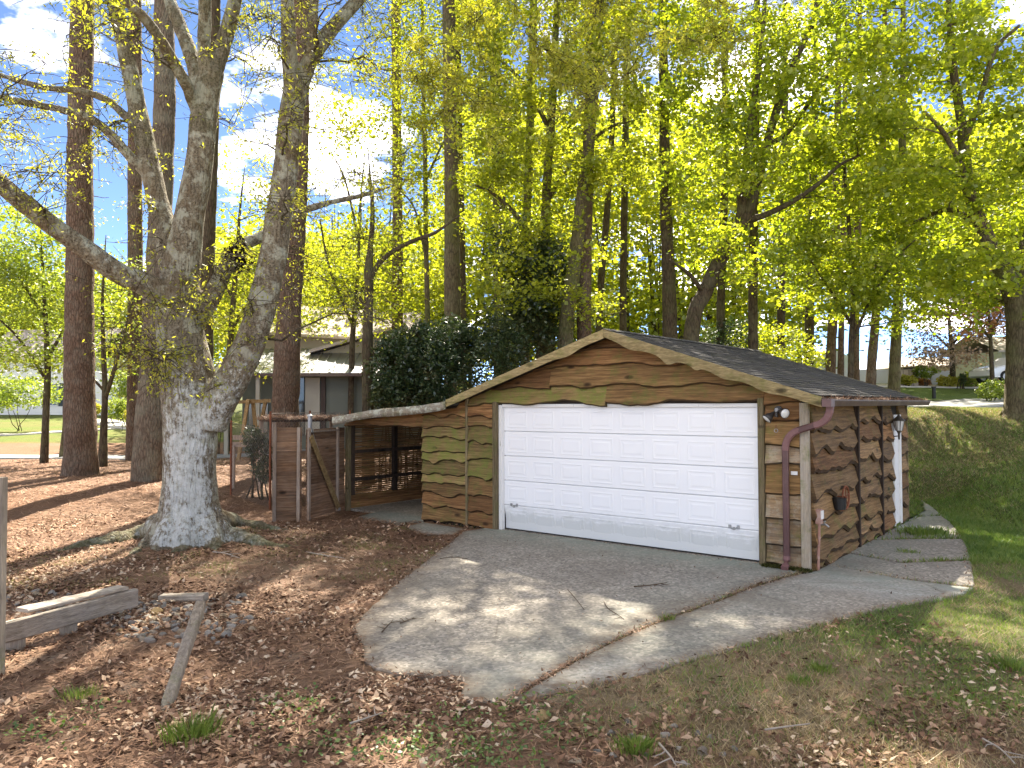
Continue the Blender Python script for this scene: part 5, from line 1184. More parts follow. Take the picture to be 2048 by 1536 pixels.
shrub('round_shrub', 'broad bright green rounded shrub on the far left lawn', [(40,785,44,75,34,1.8),(-30,790,44,60,34,1.8)], 'leaf_hedge', 72, 5000, .09, .06, 8)
shrub('clipped_hedge', 'clipped square green hedge before the white house', [(228,817,47,22,20,.8),(252,817,47,22,20,.8),(275,817,47,22,20,.8)], 'leaf_hedge', 73, 3600, .07, .05)
shrub('rhododendron', 'pale-flowered rounded rhododendron beside the white house', [(242,770,52,26,28,1.0),(262,775,52,20,25,1.0)], 'leaf_hedge', 74, 2200, .09, .06)
shrub('yellow_bush', 'small yellow bush left of the clipped hedge', [(190,818,48,12,12,.4)], 'leaf_yellow', 75, 700, .06, .05)
shrub('golden_bush', 'small golden bush at the right end of the clipped hedge', [(258,830,45,9,11,.4)], 'leaf_yellow', 76, 600, .06, .05)
shrub('forsythia_bush', 'vivid yellow bush seen through the right oak fork', [(432,785,31,14,18,.4)], 'leaf_yellow', 77, 700, .05, .04)
shrub('fence_bush', 'dark green bush leaning on the wire fence beside the gate', [(520,905,18.2,22,45,.35),(505,880,18.4,18,28,.3),(530,940,18.0,18,25,.3)], 'leaf_dark', 78, 2600, .035, .022)
shrub('brown_shrub', 'russet twiggy shrub behind the right roof slope', [(1555,690,27,75,40,1.2),(1500,690,27,50,45,1.0),(1610,720,27,40,30,1.0)], 'leaf_olive', 79, 3600, .06, .04)
shrub('laurel_bush', 'deep green bush at the right end of the ridge line', [(1470,680,26,60,45,1.0),(1420,690,26,40,35,1.0)], 'leaf_dark', 80, 2800, .06, .035)
shrub('maple_foot_bush', 'leafy bush behind the foot of the big maple', [(1985,780,28,28,20,.5),(2008,775,28,20,18,.5)], 'leaf_hedge', 81, 1600, .05, .035)
for i, (px, py, rx, rz) in enumerate(((1852,742,24,14),(1815,760,16,9),(1895,765,20,12),(1930,765,18,13),(1842,765,16,8),(1950,758,20,18))):
    shrub('garden_shrub', ['rounded green shrub above the white fence', 'low yellow-green plant left of the tan shed\'s foot', 'yellowish shrub before the white fence', 'dark green shrub right of the yellowish one', 'low flowering plant before the tan shed', 'green shrub near the far white car'][i], [(px,py,43+i*.3,rx,rz,.5)], ['leaf_hedge','leaf_yellow','leaf_yellow','leaf_hedge','leaf_orange','leaf_hedge'][i], 90+i, 900, .08, .055, group='far garden shrubs')
shrub('conifer_bush', 'small upright dark conifer in the far right garden', [(1925,752,42,7,16,.25)], 'leaf_dark', 97, 700, .06, .03)

# --- far wood: one mass of trunks and leaves behind everything
rng = np.random.default_rng(99); WV, WR = [], []
for i in range(2100):
    px = rng.uniform(-200, 2300); d = rng.uniform(40, 72)
    lo, hi = (470, 730) if px < 650 else (230, 730)
    if px < 450: lo = 560; d = rng.uniform(66, 84)
    if 560 < px < 900: lo = 480
    if px > 1600: lo, hi = 240, 560
    py = rng.uniform(lo, hi); c = at(px, py, d); k = 110
    o = rng.normal(size=(k,3))*np.array([1.4,1.0,.9]); WV.append(leaf_quads(rng, c+o, np.full(k,.19), np.full(k,.14), .1, .5)); WR.append(np.clip(rng.uniform(0,.5)+rng.uniform(0,.5,k),0,1))
wood = link('far_wood', quads_mesh('far_wood', np.concatenate(WV), np.concatenate(WR)), M['leaf_olive']); tag(wood, 'hazy yellow-green woodland behind the tall pines', 'wood', kind='stuff')
mb = MB()
for i in range(110):
    px = rng.uniform(620,1620); d = rng.uniform(44,72); p = stand(px, d); h = rng.uniform(9,17); r = rng.uniform(.10,.22)
    w = wander(rng, p-np.array([0,0,.3]), p+np.array([rng.normal()*.8,rng.normal()*.5,h]), r, .02, 8, .02); mb.tube(w[:,:3], w[:,3], 7, False)
tag(mb.build('far_wood_trunks', M['bark_dark'], wood, True), kind='stuff')
# ------------------------------------------------------------------ gate, fences, houses, timbers, stones
def frame_at(a, b):
    """Yaw and length of a panel from ground point a to b."""
    d = np.array(b[:2])-np.array(a[:2]); return math.atan2(d[1], d[0]), float(np.linalg.norm(d))
rng = random.Random(4)
def plank_leaf(name, label, a, b, h, stiles, brace=False, gap=.03):
    yaw, L = frame_at(a, b); root = empty(name, (a[0], a[1], Hz(*a[:2])+gap), yaw, label, 'gate')
    z = .0; i = 0
    while z < h-.02:
        ph = min(rng.uniform(.13,.24), h-z); n = 14; u = np.linspace(.0, L, n); e = .012*smooth_noise(np.c_[u*5+i*7, u*0], i+3, 2)
        hi = z+ph-.004 + e*(.7 if z+ph < h-.02 else 0); lo = z+(0.0 if i else .0)+np.zeros(n)
        V = np.stack([np.c_[u, np.full(n,-.012), lo], np.c_[u, np.full(n,-.016), hi], np.c_[u, np.full(n,.010), hi], np.c_[u, np.full(n,.010), lo]],1).reshape(-1,3)
        V[:,1] += rng.uniform(-.004,.004)
        fix_normals(MB().add(V, [(q*4+j, q*4+(j+1)%4, (q+1)*4+(j+1)%4, (q+1)*4+j) for q in range(n-1) for j in range(4)] + [(0,1,2,3),(n*4-1,n*4-2,n*4-3,n*4-4)]).build('plank', M['gate_wood'], root))
        z += ph; i += 1
    for x, w, z0, z1 in stiles: MB().bar((x,-.045,z0),(x+.005,-.045,z1), w, .045, (0,1,0), 1, .005).build('stile', M['gate_frame'], root)
    if brace:
        s0, s1 = stiles[0][0], stiles[-1][0]
        MB().bar((min(s0,s1)+.0,-.09,.10 if brace > 0 else h-.15),(max(s0,s1)-.03,-.09,h-.15 if brace > 0 else .10), .125, .035, (0,1,0), 1, .004).build('brace', M['brace_wood'], root)
        MB().tube([(max(s0,s1)-.02,-.10,.05),(min(s0,s1)+.02,-.10,h-.02)], .005, 6).build('cable', M['galv'], root)
        MB().bar((s0,-.047,h-.055),(s1,-.047,h-.05), .075, .03, (0,0,1)).build('rail', M['gate_frame'], root)
        for x, zz in ((max(s0,s1)-.02,.06),(min(s0,s1)+.02,h-.03)): MB().box(x-.04,x+.04,-.115,-.105,zz-.03,zz+.03).build('bracket', M['galv'], root)
    return root
hinge = g2w(-4.60, -.03); ge = onz(612,1043,-.06)
# the gate leaf is drawn from its free end to the hinge so that its framed face looks at the camera
plank_leaf('wooden_gate', 'braced plank gate swung open against the lean-to post', ge, hinge, 1.84, [(.03,.075,-.03,1.87),(1.16,.075,.02,1.85)], brace=-1)
pa, pb = onz(545,1046,-.06), onz(603,1044,-.06)
plank_leaf('gate_leaf', 'narrow plank gate leaf with two stiles left of the braced gate', pa, pb, 1.88, [(.035,.07,-.04,1.88),(.50,.065,-.04,1.88)])

# wire fence running left from the gate and behind it
def wire_fence(name, label, pts, h, spacing=.085):
    base = np.array(pts[0]); root = empty(name, base, 0, label, 'wire fence'); mb = MB()
    for a, b in zip(pts[:-1], pts[1:]):
        a, b = np.array(a), np.array(b); d = b-a; L = np.linalg.norm(d[:2]); u = d/L
        n = int((L+h)/spacing)
        for s in (1,-1):
            for i in range(-int(h/spacing), n):
                x0 = i*spacing; p, q = (x0, 0.0), (x0+h, h)
                if s < 0: p, q = (x0+h, 0.0), (x0, h)
                # clip to 0..L
                (xa, za), (xb, zb) = p, q
                if xa > xb: xa, za, xb, zb = xb, zb, xa, za
                if xb <= 0 or xa >= L: continue
                t0, t1 = max(0,(0-xa)/(xb-xa)), min(1,(L-xa)/(xb-xa))
                A = (xa+(xb-xa)*t0, za+(zb-za)*t0); B = (xa+(xb-xa)*t1, za+(zb-za)*t1)
                f = lambda Q: a+u*Q[0]+np.array((0,0,Q[1]+.03))
                mb.tube([f(A)-base, f(B)-base], .0022, 3, False)
        mb.tube([a+np.array((0,0,h+.03))-base, b+np.array((0,0,h+.03))-base], .004, 4, False)
    tag(mb.build('wire_mesh', M['wire'], root), kind='stuff')
    for p in pts: MB().tube([np.array(p)-base-np.array((0,0,.1)), np.array(p)-base+np.array((0,0,h+.08))], .026, 8).build('post', M['rust'], root)
    return root
fa = stand(463,18.5); fb = stand(541,17.0)
wire_fence('wire_fence', 'rusty wire mesh fence with thin posts left of the gate', [fb, fa], 1.75)
wire_fence('rear_wire_fence', 'tall wire mesh fence strung behind the gate towards the lean-to', [stand(541,17.6), stand(620,18.6), stand(700,19.2)], 2.1)
pl = empty('fence_rail', stand(480,19.6), 0, 'weathered two-board rail behind the wire fence', 'rail')
o0 = np.array(stand(480,19.6))
for i, (za, zb) in enumerate(((.95,.93),(.78,.75))): MB().bar(np.array(at(466,875+i*14,19.5))-o0, np.array(at(520,876+i*14,19.3))-o0, .03, .12).build('board', M['gate_frame'], pl)
for px in (467,519): MB().bar((*(at(px,870,19.45)[:2]-o0[:2]), -.1), (*(at(px,870,19.45)[:2]-o0[:2]), 1.1), .08, .08, (0,1,0)).build('post', M['gate_frame'], pl)
# low roof smothered in pine straw behind the gate
ca, cb = at(545,838,18.6), at(700,840,19.6)
coop = empty('straw_roof_coop', (ca[0], ca[1], Hz(*ca[:2])), frame_at(ca, cb)[0], 'low pen roof heaped with brown pine straw behind the gate', 'pen')
L = frame_at(ca, cb)[1]; hz_ = float(ca[2]-Hz(*ca[:2]))-.02
MB().box(0,L,0,1.5,hz_-.06,hz_-.01).build('roof_board', M['batten_dark'], coop)
for x, y in ((.05,.05),(L-.05,.05),(.05,1.45),(L-.05,1.45)): MB().bar((x,y,-.1),(x,y,hz_-.06), .08,.08,(0,1,0)).build('post', M['gate_frame'], coop)
R = np.random.default_rng(6); n = 7000; c = np.c_[R.uniform(-.1,L+.1,n), R.uniform(-.12,1.5,n), hz_+np.abs(R.normal(size=n))*.035]
a = unit(R.normal(size=(n,3))*np.array([1,1,.25]))*R.uniform(.05,.12,(n,1)); b = unit(np.cross(a,(0,0,1)))*.0035
tag(link('straw', quads_mesh('straw', np.stack([c-a-b,c-a+b,c+a+b,c+a-b],1), R.uniform(size=n)), M['straw'], coop), kind='stuff')
vp = empty('vent_pipe', at(620,870,17.9)*np.array([1,1,0])+np.array([0,0,Hz(*at(620,870,17.9)[:2])]), 0, 'short galvanised pipe standing behind the gate top', 'pipe')
zt = at(620,833,17.9)[2]-vp.location[2]
MB().tube([(0,0,-.1),(0,0,zt)], .05, 14).build('pipe', M['galv'], vp); MB().tube([(0,0,zt+.001),(0,0,zt+.02),(0,0,zt+.06)], [.075,.075,.02], 14).build('cap', M['galv'], vp)

# --- houses
def house_box(root, w, d, z0, z1, mat, name='wall', x=0, y=0): return MB().box(x, x+w, y, y+d, z0, z1).build(name, M[mat], root)
def siding(root, x0, x1, y, z0, z1, mat, step=.16):
    z = z0; k = 0
    while z < z1-.02:
        MB().add([(x0,y-.004,z+step),(x1,y-.004,z+step),(x1,y-.022,z),(x0,y-.022,z),(x0,y,z),(x1,y,z),(x0,y,z+step),(x1,y,z+step)], [(0,3,2,1),(3,4,5,2),(0,6,4,3),(1,2,5,7)]).build('siding_board', M[mat], root); z += step
h1p = at(445,760,31); h1 = empty('grey_house', (h1p[0], h1p[1], Hz(h1p[0], h1p[1])-.1), math.radians(2), 'grey-green house with metal porch roof and brown gables behind the gate', 'house')
gz1 = h1.location[2]
def hz1(py, d): return at(0,py,d)[2]-gz1
W1 = 7.2
house_box(h1, 3.2, 4, 0, hz1(745,31)-.05, 'siding_grey', 'wall', 2.95, .15)
siding(h1.children[0], 4.35, 6.15, .146, .1, hz1(745,31)-.1, 'siding_grey', .17)
MB().box(3.35,3.95,.07,.145,.9,hz1(757,31)).build('window', M['trim_cream'], h1.children[0]); MB().box(4.0,4.18,.05,.15,.0,hz1(748,31)).build('corner_board', M['trim_brown'], h1)
MB().box(3.0,3.3,.08,.148,.9,hz1(757,31)).build('window_pane', M['glass'], h1.children[0])
for x in (.35, 1.6, 2.7): MB().bar((x,-.5,0),(x,-.5,hz1(748,30.5)), .16,.16,(0,1,0),1,.01).build('porch_post', M['trim_cream'], h1)
MB().box(.3,2.94,1.6,1.7,0,3.4).build('porch_wall', M['siding_grey'], h1); MB().box(1.75,2.45,1.55,1.595,0.1,2.3).build('door', M['trim_brown'], h1); MB().box(.6,1.4,1.56,1.597,.9,2.2).build('window', M['glass'], h1)
# standing-seam roof: pan with ribs
e0, e1 = hz1(748,30.4), hz1(699,33.5)
pr = MB().add([(-.35,-.75,e0),(6.5,-.75,e0),(6.5,2.4,e1),(-.35,2.4,e1),(-.35,-.75,e0-.05),(6.5,-.75,e0-.05),(6.5,2.4,e1-.05),(-.35,2.4,e1-.05)], [(0,1,2,3),(7,6,5,4),(0,4,5,1),(1,5,6,2),(2,6,7,3),(3,7,4,0)]).build('metal_roof', M['metal_roof'], h1)
for i in range(18): x = -.3+i*.4; MB().bar((x,-.75,e0+.02),(x,2.4,e1+.02), .03,.04).build('seam', M['metal_roof'], pr)
MB().box(-.4,6.55,-.86,-.76,e0-.14,e0-.01).build('gutter', M['gutter_brown'], pr)
house_box(h1, 8.0, 6.0, 0, hz1(678,36)+.0, 'siding_tan', 'upper_wall', .2, 3.2)
r0, r1 = hz1(668,35), hz1(622,40)
MB().add([(-.3,2.7,r0),(7.6,2.7,r0-.45),(7.6,6.2,r1-.5),(-.3,6.2,r1),(-.3,9.7,r0),(7.6,9.7,r0-.45),(-.3,2.7,r0-.12),(7.6,2.7,r0-.57)], [(0,1,2,3),(3,2,5,4),(0,6,7,1)]).build('roof', M['roof_tan'], h1)
g0, g1 = hz1(703,33), hz1(655,34)
MB().add([(3.2,1.4,g0),(7.3,1.4,g1),(7.3,4.2,g1),(3.2,4.2,g0),(3.2,1.4,g0-.14),(7.3,1.4,g1-.14),(7.3,4.2,g1-.14),(3.2,4.2,g0-.14)], [(0,1,2,3),(0,4,5,1),(4,7,6,5),(1,5,6,2),(3,0,4,7) if False else (0,3,7,4)]).build('gable_roof', M['roof_tan'], h1)
MB().add([(3.6,1.75,g0-.8),(7.2,1.75,g0-.8),(7.2,1.75,g1-.15),(3.6,1.75,g0-.12),(3.6,1.9,g0-.8),(7.2,1.9,g0-.8),(7.2,1.9,g1-.15),(3.6,1.9,g0-.12)], [(0,1,2,3),(1,5,6,2),(4,7,6,5),(0,3,7,4)]).build('gable_wall', M['siding_tan'], h1)
sl = empty('swing_frame', stand(505,27), 0, 'orange-brown wooden play frame beside the grey house porch', 'play frame')
for x0, x1, y in ((-.5,-.15,0),(.15,-.1,.3),(.0,.45,.1)): MB().bar((x0,y,0),(x1,y,2.2), .11,.11,(0,1,0)).build('post', M['brace_wood'], sl)
MB().bar((-.6,.1,2.1),(.6,.1,2.15), .12,.12).build('beam', M['brace_wood'], sl)

h2p = at(-40,830,62); h2 = empty('white_house', (h2p[0], h2p[1], Hz(h2p[0], h2p[1])-.1), math.radians(-4), 'white sided house with dark shutters beyond the left lawn', 'house'); gz2 = h2.location[2]
def hz2(py): return at(0,py,62)[2]-gz2
w2 = MB().box(0,9.3,0,8,0,hz2(712)).build('wall', M['siding_white'], h2)
siding(w2, 0.0, 9.3, -.004, .3, hz2(714), 'siding_white', .24)
for xw in (1.4, 5.85):
    wz0, wz1 = hz2(812), hz2(768); wo = MB().box(xw,xw+.9,-.09,-.03,wz0,wz1).build('window', M['siding_white'], w2)
    for r_ in range(2):
        for c_ in range(2): MB().box(xw+.06+c_*.42,xw+.44+c_*.42,-.10,-.091,wz0+.06+r_*(wz1-wz0)/2,wz0-.04+(r_+1)*(wz1-wz0)/2).build('window_pane', M['glass'], w2)
    for sx in (-.46,.94): MB().box(xw+sx,xw+sx+.42,-.085,-.03,wz0-.03,wz1+.03).build('shutter', M['shutter'], w2)
MB().add([(-.5,-.6,hz2(716)),(9.8,-.6,hz2(716)),(9.8,4,hz2(650)),(-.5,4,hz2(650)),(-.5,8.6,hz2(716)),(9.8,8.6,hz2(716)),(-.5,-.6,hz2(722)),(9.8,-.6,hz2(722))], [(0,1,2,3),(3,2,5,4),(0,6,7,1)]).build('roof', M['roof_tan'], h2)
MB().add([(9.3,-.02,hz2(740)),(13,-.02,hz2(765)),(13,6,hz2(765)),(9.3,6,hz2(740)),(9.3,-.02,0),(13,-.02,0),(13,6,0),(9.3,6,0)], [(0,1,2,3),(0,4,5,1),(1,5,6,2)]).build('wing_wall', M['siding_white'], h2)
h3p = at(1992,770,58); h3 = empty('tan_house', (h3p[0]+.2, h3p[1], Hz(h3p[0], h3p[1])-.4), 0, 'pale house corner with low roof right of the maple bough', 'house'); gz3 = h3.location[2]; hz3 = lambda py: at(2000,py,58)[2]-gz3
MB().box(0.3,9,0,7,0,hz3(702)).build('wall', M['trim_cream'], h3)
MB().add([(-.4,-.7,hz3(702)),(9.6,-.7,hz3(702)),(9.6,3.5,hz3(665)),(-.4,3.5,hz3(665)),(-.4,-.7,hz3(706)),(9.6,-.7,hz3(706)),(-.4,7.6,hz3(702)),(9.6,7.6,hz3(702))], [(0,1,2,3),(0,4,5,1),(3,2,7,6)]).build('roof', M['roof_tan'], h3)
h4p = at(1625,780,62); h4 = empty('far_white_house', (h4p[0], h4p[1], Hz(h4p[0],h4p[1])-.3), 0, 'white gabled house glimpsed between the trunks behind the roof', 'house'); gz4 = h4.location[2]; hz4 = lambda py: at(1650,py,62)[2]-gz4
MB().box(0,3.4,0,6,0,hz4(720)).build('wall', M['siding_white'], h4)
MB().add([(-.2,-.3,hz4(722)),(1.7,-.3,hz4(698)),(3.6,-.3,hz4(722)),(-.2,6,hz4(722)),(1.7,6,hz4(698)),(3.6,6,hz4(722))], [(0,1,4,3),(1,2,5,4),(0,2,1)]).build('roof', M['siding_white'], h4)
h5p = at(1815,745,66); h5 = empty('far_roof_house', (h5p[0], h5p[1], Hz(h5p[0],h5p[1])), 0, 'low brown roofed house far beyond the tan shed', 'house'); gz5 = h5.location[2]; hz5 = lambda py: at(1850,py,66)[2]-gz5
MB().box(.2,5,0,5,0,max(.3,hz5(735))).build('wall', M['siding_tan'], h5)
MB().add([(-.2,-.5,hz5(733)),(5.4,-.5,hz5(733)),(4.6,2.5,hz5(712)),(.6,2.5,hz5(712)),(-.2,5.5,hz5(733)),(5.4,5.5,hz5(733))], [(0,1,2,3),(3,2,5,4),(0,3,4),(1,5,2)]).build('roof', M['roof_tan'], h5)
# shed and white fence
shp = at(1797,770,43.5); shd = empty('garden_shed', (shp[0], shp[1], Hz(shp[0],shp[1])-.05), math.radians(-12), 'small tan panelled shed beyond the row of trunks', 'shed')
MB().box(0,1.05,0,1.2,0,1.05).build('wall', M['shed_tan'], shd)
for x in (.25,.55,.80): MB().box(x,x+.02,-.02,-.002,.05,1.0).build('panel_strip', M['trim_brown'], shd)
MB().add([(-.06,-.08,1.06),(1.12,-.08,1.12),(1.12,1.28,1.12),(-.06,1.28,1.06),(-.06,-.08,1.10),(1.12,-.08,1.16),(1.12,1.28,1.16),(-.06,1.28,1.10)], [(0,3,2,1),(4,5,6,7),(0,1,5,4),(1,2,6,5),(2,3,7,6),(3,0,4,7)]).build('roof', M['trim_brown'], shd)
f0, f1 = at(1640,770,48), at(1912,766,46); yaw, L = frame_at(f0, f1)
vf = empty('vinyl_fence', (f0[0], f0[1], Hz(f0[0],f0[1])), yaw, 'long white vinyl panel fence in the far right garden', 'fence')
npn = 5
for i in range(npn):
    x = i*L/npn; zz = Hz(*(f0[:2]+(f1[:2]-f0[:2])*(i+.5)/npn))-vf.location[2]
    MB().box(x+.06,x+L/npn-.06,-.02,.02,zz+.05,zz+.92).build('panel', M['white_vinyl'], vf); MB().box(x-.05,x+.055,-.05,.05,zz-.2,zz+1.0).build('post', M['white_vinyl'], vf)
# dark post by the far drive, path light by the hedge
bp = stand(1868,31); bo = empty('bollard', bp, 0, 'dark short post beside the far driveway', 'bollard'); MB().bar((0,0,-.1),(0,0,.45), .11,.11,(0,1,0),1,.01).build('post', M['black_plastic'], bo); MB().box(-.07,.07,-.07,.07,.451,.50).build('cap', M['black_plastic'], bo)
lp = stand(245,44); lo = empty('path_light', lp, 0, 'small white garden path light before the clipped hedge', 'path light'); MB().tube([(0,0,0),(0,0,.42)], .02, 8).build('stem', M['dark_metal'], lo); MB().tube([(0,0,.42),(0,0,.45),(0,0,.52)], [.16,.16,.04], 14).build('shade', M['white_vinyl'], lo)
# white car partly behind the maple
cpn = at(1982,765,40); car = empty('parked_car', (cpn[0]-.0, cpn[1], Hz(cpn[0],cpn[1])), math.radians(6), 'white car parked behind the big maple trunk', 'car')
cz = float(at(1982,764,40)[2]-car.location[2])
prof = [(0,.35),(.02,.62),(.30,.80),(.95,.92),(1.55,1.36),(2.9,1.42),(3.7,1.05),(4.3,.95),(4.4,.55),(4.35,.30),(.1,.28)]
n = len(prof); V = []
for y, sc in ((0,.92),(.12,1.0),(1.55,1.0),(1.67,.92)):
    V += [(x, y+(0.16 if z > 1.0 and y < .8 else (-.16 if z > 1.0 else 0)), cz+.0+z*sc) for x, z in prof]
body = MB().add(V, [tuple(range(n)), tuple(range(4*n-1,3*n-1,-1))] + [(k*n+(i+1)%n, k*n+i, (k+1)*n+i, (k+1)*n+(i+1)%n) for k in range(3) for i in range(n)]); body = fix_normals(body.build('body', M['car_white'], car))
MB().add([(1.05,.10,cz+.95),(1.6,.135,cz+1.28),(2.85,.135,cz+1.33),(3.45,.10,cz+1.04)], [(0,1,2,3)]).build('side_window', M['glass'], car)
for x in (.85,3.5):
    for y in (.0,1.67): w = MB().tube([(x,y-.02,cz+.30),(x,y+.16,cz+.30)], .31, 18).build('wheel', M['tyre'], car); MB().tube([(x,y-.03,cz+.30),(x,y-.021,cz+.30)], .18, 14).build('rim', M['galv'], w)
for y in (.15,1.35): MB().box(.005,.03,y,y+.2,cz+.60,cz+.68).build('headlight', M['lamp_glass'], car)

# --- timbers at lower left
bl, br = onz(-60,1318,0), onz(275,1222,0)
tb = empty('timber_rail', (bl[0], bl[1], Hz(*bl[:2])), frame_at(bl, br)[0], 'weathered grey plank bench rail lying low at lower left', 'timber rail')
L = frame_at(bl, br)[1]
def plank(m_name, root, a, b, w, h, up, mat, seed):
    """A worn plank with slightly wavy arrises."""
    a, b = np.array(a,float), np.array(b,float); n = 24; t = np.linspace(0,1,n)[:,None]; p = a+(b-a)*t; d = unit(b-a); r = unit(np.cross(d, np.array(up,float))); u = np.cross(r, d); c = .012
    pr = [(-w/2+c,-h/2),(w/2-c,-h/2),(w/2,-h/2+c),(w/2,h/2-c),(w/2-c,h/2),(-w/2+c,h/2),(-w/2,h/2-c),(-w/2,-h/2+c)]; rows = []
    for k, (x, y) in enumerate(pr):
        e = .006*smooth_noise(np.c_[t[:,0]*12+k*9, t[:,0]*0], seed+k, 3)[:,None]; rows.append(p + r*(x+e*np.sign(x)) + u*(y+e*np.sign(y)))
    V = np.stack(rows,1).reshape(-1,3); k = 8
    return fix_normals(MB().add(V, [(i*k+j, i*k+(j+1)%k, (i+1)*k+(j+1)%k, (i+1)*k+j) for i in range(n-1) for j in range(k)] + [tuple(range(k)), tuple(range(n*k-1,n*k-k-1,-1))]).build(m_name, M[mat], root))
plank('beam', tb, (0,0,.21), (L,.03,.20), .075, .20, (0,0,1), 'grey_timber', 3)
plank('plank', tb, (.55,.13,.345), (L-.10,.12,.325), .20, .04, (0,0,1), 'grey_timber', 13)
for x, w in ((.25*L,.15),(.56*L,.13)): MB().bar((x,.06,-.08),(x,.06,.13), w,.12,(0,1,0),1,.01).build('leg', M['grey_post'], tb)
fpst = onz(-6,1352,-.03); fp = empty('fence_post', fpst, 0, 'tall weathered post cut by the left picture edge', 'post')
MB().bar((0,0,-.2),(.0,0,float(at(-6,948,fpst[1])[2])), .09,.09,(0,1,0),1,.008).build('post', M['grey_post'], fp)
a = onz(334,1412,-.05); b = at(402,1207,6.75); lpst = empty('leaning_post', a, 0, 'square grey post leaning back over the rock pile', 'post')
plank('post', lpst, -0.10*(b-a), b-a, .085, .085, (0,0,1), 'grey_post', 33)
a = onz(322,1200,-.04); b = onz(412,1198,-.02); st = empty('sunken_timber', a, 0, 'half-buried grey timber behind the leaning post', 'timber')
plank('timber', st, (0,0,.02), b-a+np.array((0,0,.02)), .14, .09, (0,0,1), 'grey_timber', 43)

# --- stones
def stone_mesh(seed):
    r = np.random.default_rng(seed); bm = bmesh.new(); bmesh.ops.create_icosphere(bm, subdivisions=2, radius=1.0)
    sc = np.array([1.0, r.uniform(.65,.95), r.uniform(.45,.75)]); cuts = [(unit(r.normal(size=3)), r.uniform(.45,.8)) for _ in range(9)]
    for v in bm.verts:
        p = np.array(v.co)
        for n_, d_ in cuts:
            k = p@n_
            if k > d_: p = p - n_*(k-d_)*.92
        p *= 1+.05*float(smooth_noise([p*2], seed, 2)[0]); v.co = Vector(p*sc)
    me = bpy.data.meshes.new('stone'); bm.to_mesh(me); bm.free(); me.materials.append(M['stone']); return me
SM = [stone_mesh(200+i) for i in range(12)]
R = np.random.default_rng(77); placed = []
def stone(px, py, spx, label, group=None, mat=None, name='stone'):
    g = ground_at(px, py); s = spx*g[1]/F_PX/2
    if any((g[0]-q[0])**2+(g[1]-q[1])**2 < (.72*(s+q[2]))**2 for q in placed): return
    placed.append((g[0], g[1], s))
    me = SM[int(R.integers(len(SM)))]
    if mat: me = me.copy(); me.materials.clear(); me.materials.append(M[mat])
    o = bpy.data.objects.new(name, me); COL.objects.link(o); o.location = (g[0], g[1], g[2]+s*.16); o.scale = (s,s,s*R.uniform(.8,1.1)); o.rotation_euler = (R.normal()*.25, R.normal()*.25, R.uniform(0,6.28))
    tag(o, label, 'stone', group)
stone(315,1228,34,'largest tan stone in the rock pile by the leaning post', None, 'stone_tan')
stone(240,1264,20,'yellowish stone at the near foot of the rock pile', None, 'stone_tan')
stone(208,1405,32,'flat squared tan stone lying alone in the leaves, lower left', None, 'stone_tan')
stone(1085,1437,44,'rounded tan stone below the near end of the driveway', None, 'stone_tan')
stone(1508,1512,34,'tan stone among leaves below the dry grass', None, 'stone_tan')
for px, py, s in ((1287,1482,30),(1258,1446,22),(1222,1468,24),(1330,1473,26),(1405,1508,34),(1420,1475,20),(1262,1475,22),(1445,1512,22),(1215,1482,18),(1348,1455,26),(1358,1498,20),(1150,1525,34),(1195,1505,22),(1365,1530,24),(1470,1500,18),(1228,1512,22),(1395,1470,22),(1290,1512,20)):
    stone(px, py, s, ('large' if s > 28 else 'middling' if s > 21 else 'small') + ' grey stone in the leaves below the driveway tip, ' + ('left' if px < 1240 else 'centre' if px < 1350 else 'right') + (' back' if py < 1490 else ' front') + ' of the scatter', 'stones below the driveway')
for i in range(700):
    u = R.uniform(); px = R.choice([R.normal(290,75), R.uniform(225,500)]); py = R.normal(1232+.02*(px-300), 22)
    if not (215 < px < 505 and 1196 < py < 1308): continue
    if len(placed) > 150: break
    sz = R.uniform(14,30)
    lab = ('large' if sz > 25 else 'middling' if sz > 19 else 'small') + ' grey fieldstone ' + ('right of the leaning post' if px > 400-.32*(py-1205) else 'between plank rail and leaning post') + (', far side of the pile' if py < 1225 else ', middle of the pile' if py < 1248 else ', near side of the pile')
    stone(px, py, sz, lab, 'stones of the rock pile')
k0 = len(placed)
for i in range(120):
    px, py = R.uniform(8,150), R.normal(1210,14)
    if py > 1252-.25*px+12 or py < 1186: continue
    if len(placed) > k0+22: break
    sz = R.uniform(14,28); stone(px, py, sz, ('large' if sz > 23 else 'small') + ' pale fieldstone behind the plank rail, ' + ('by the tall left post' if px < 50 else 'middle of the row' if px < 100 else 'towards the rail end') + (', farther back' if py < 1208 else ''), 'stones behind the plank rail')
for px, py, s in ((545,1228,18),(575,1240,14),(560,1250,16),(600,1248,14)): stone(px, py, s, 'small loose stone right of the rock pile', 'loose stones')
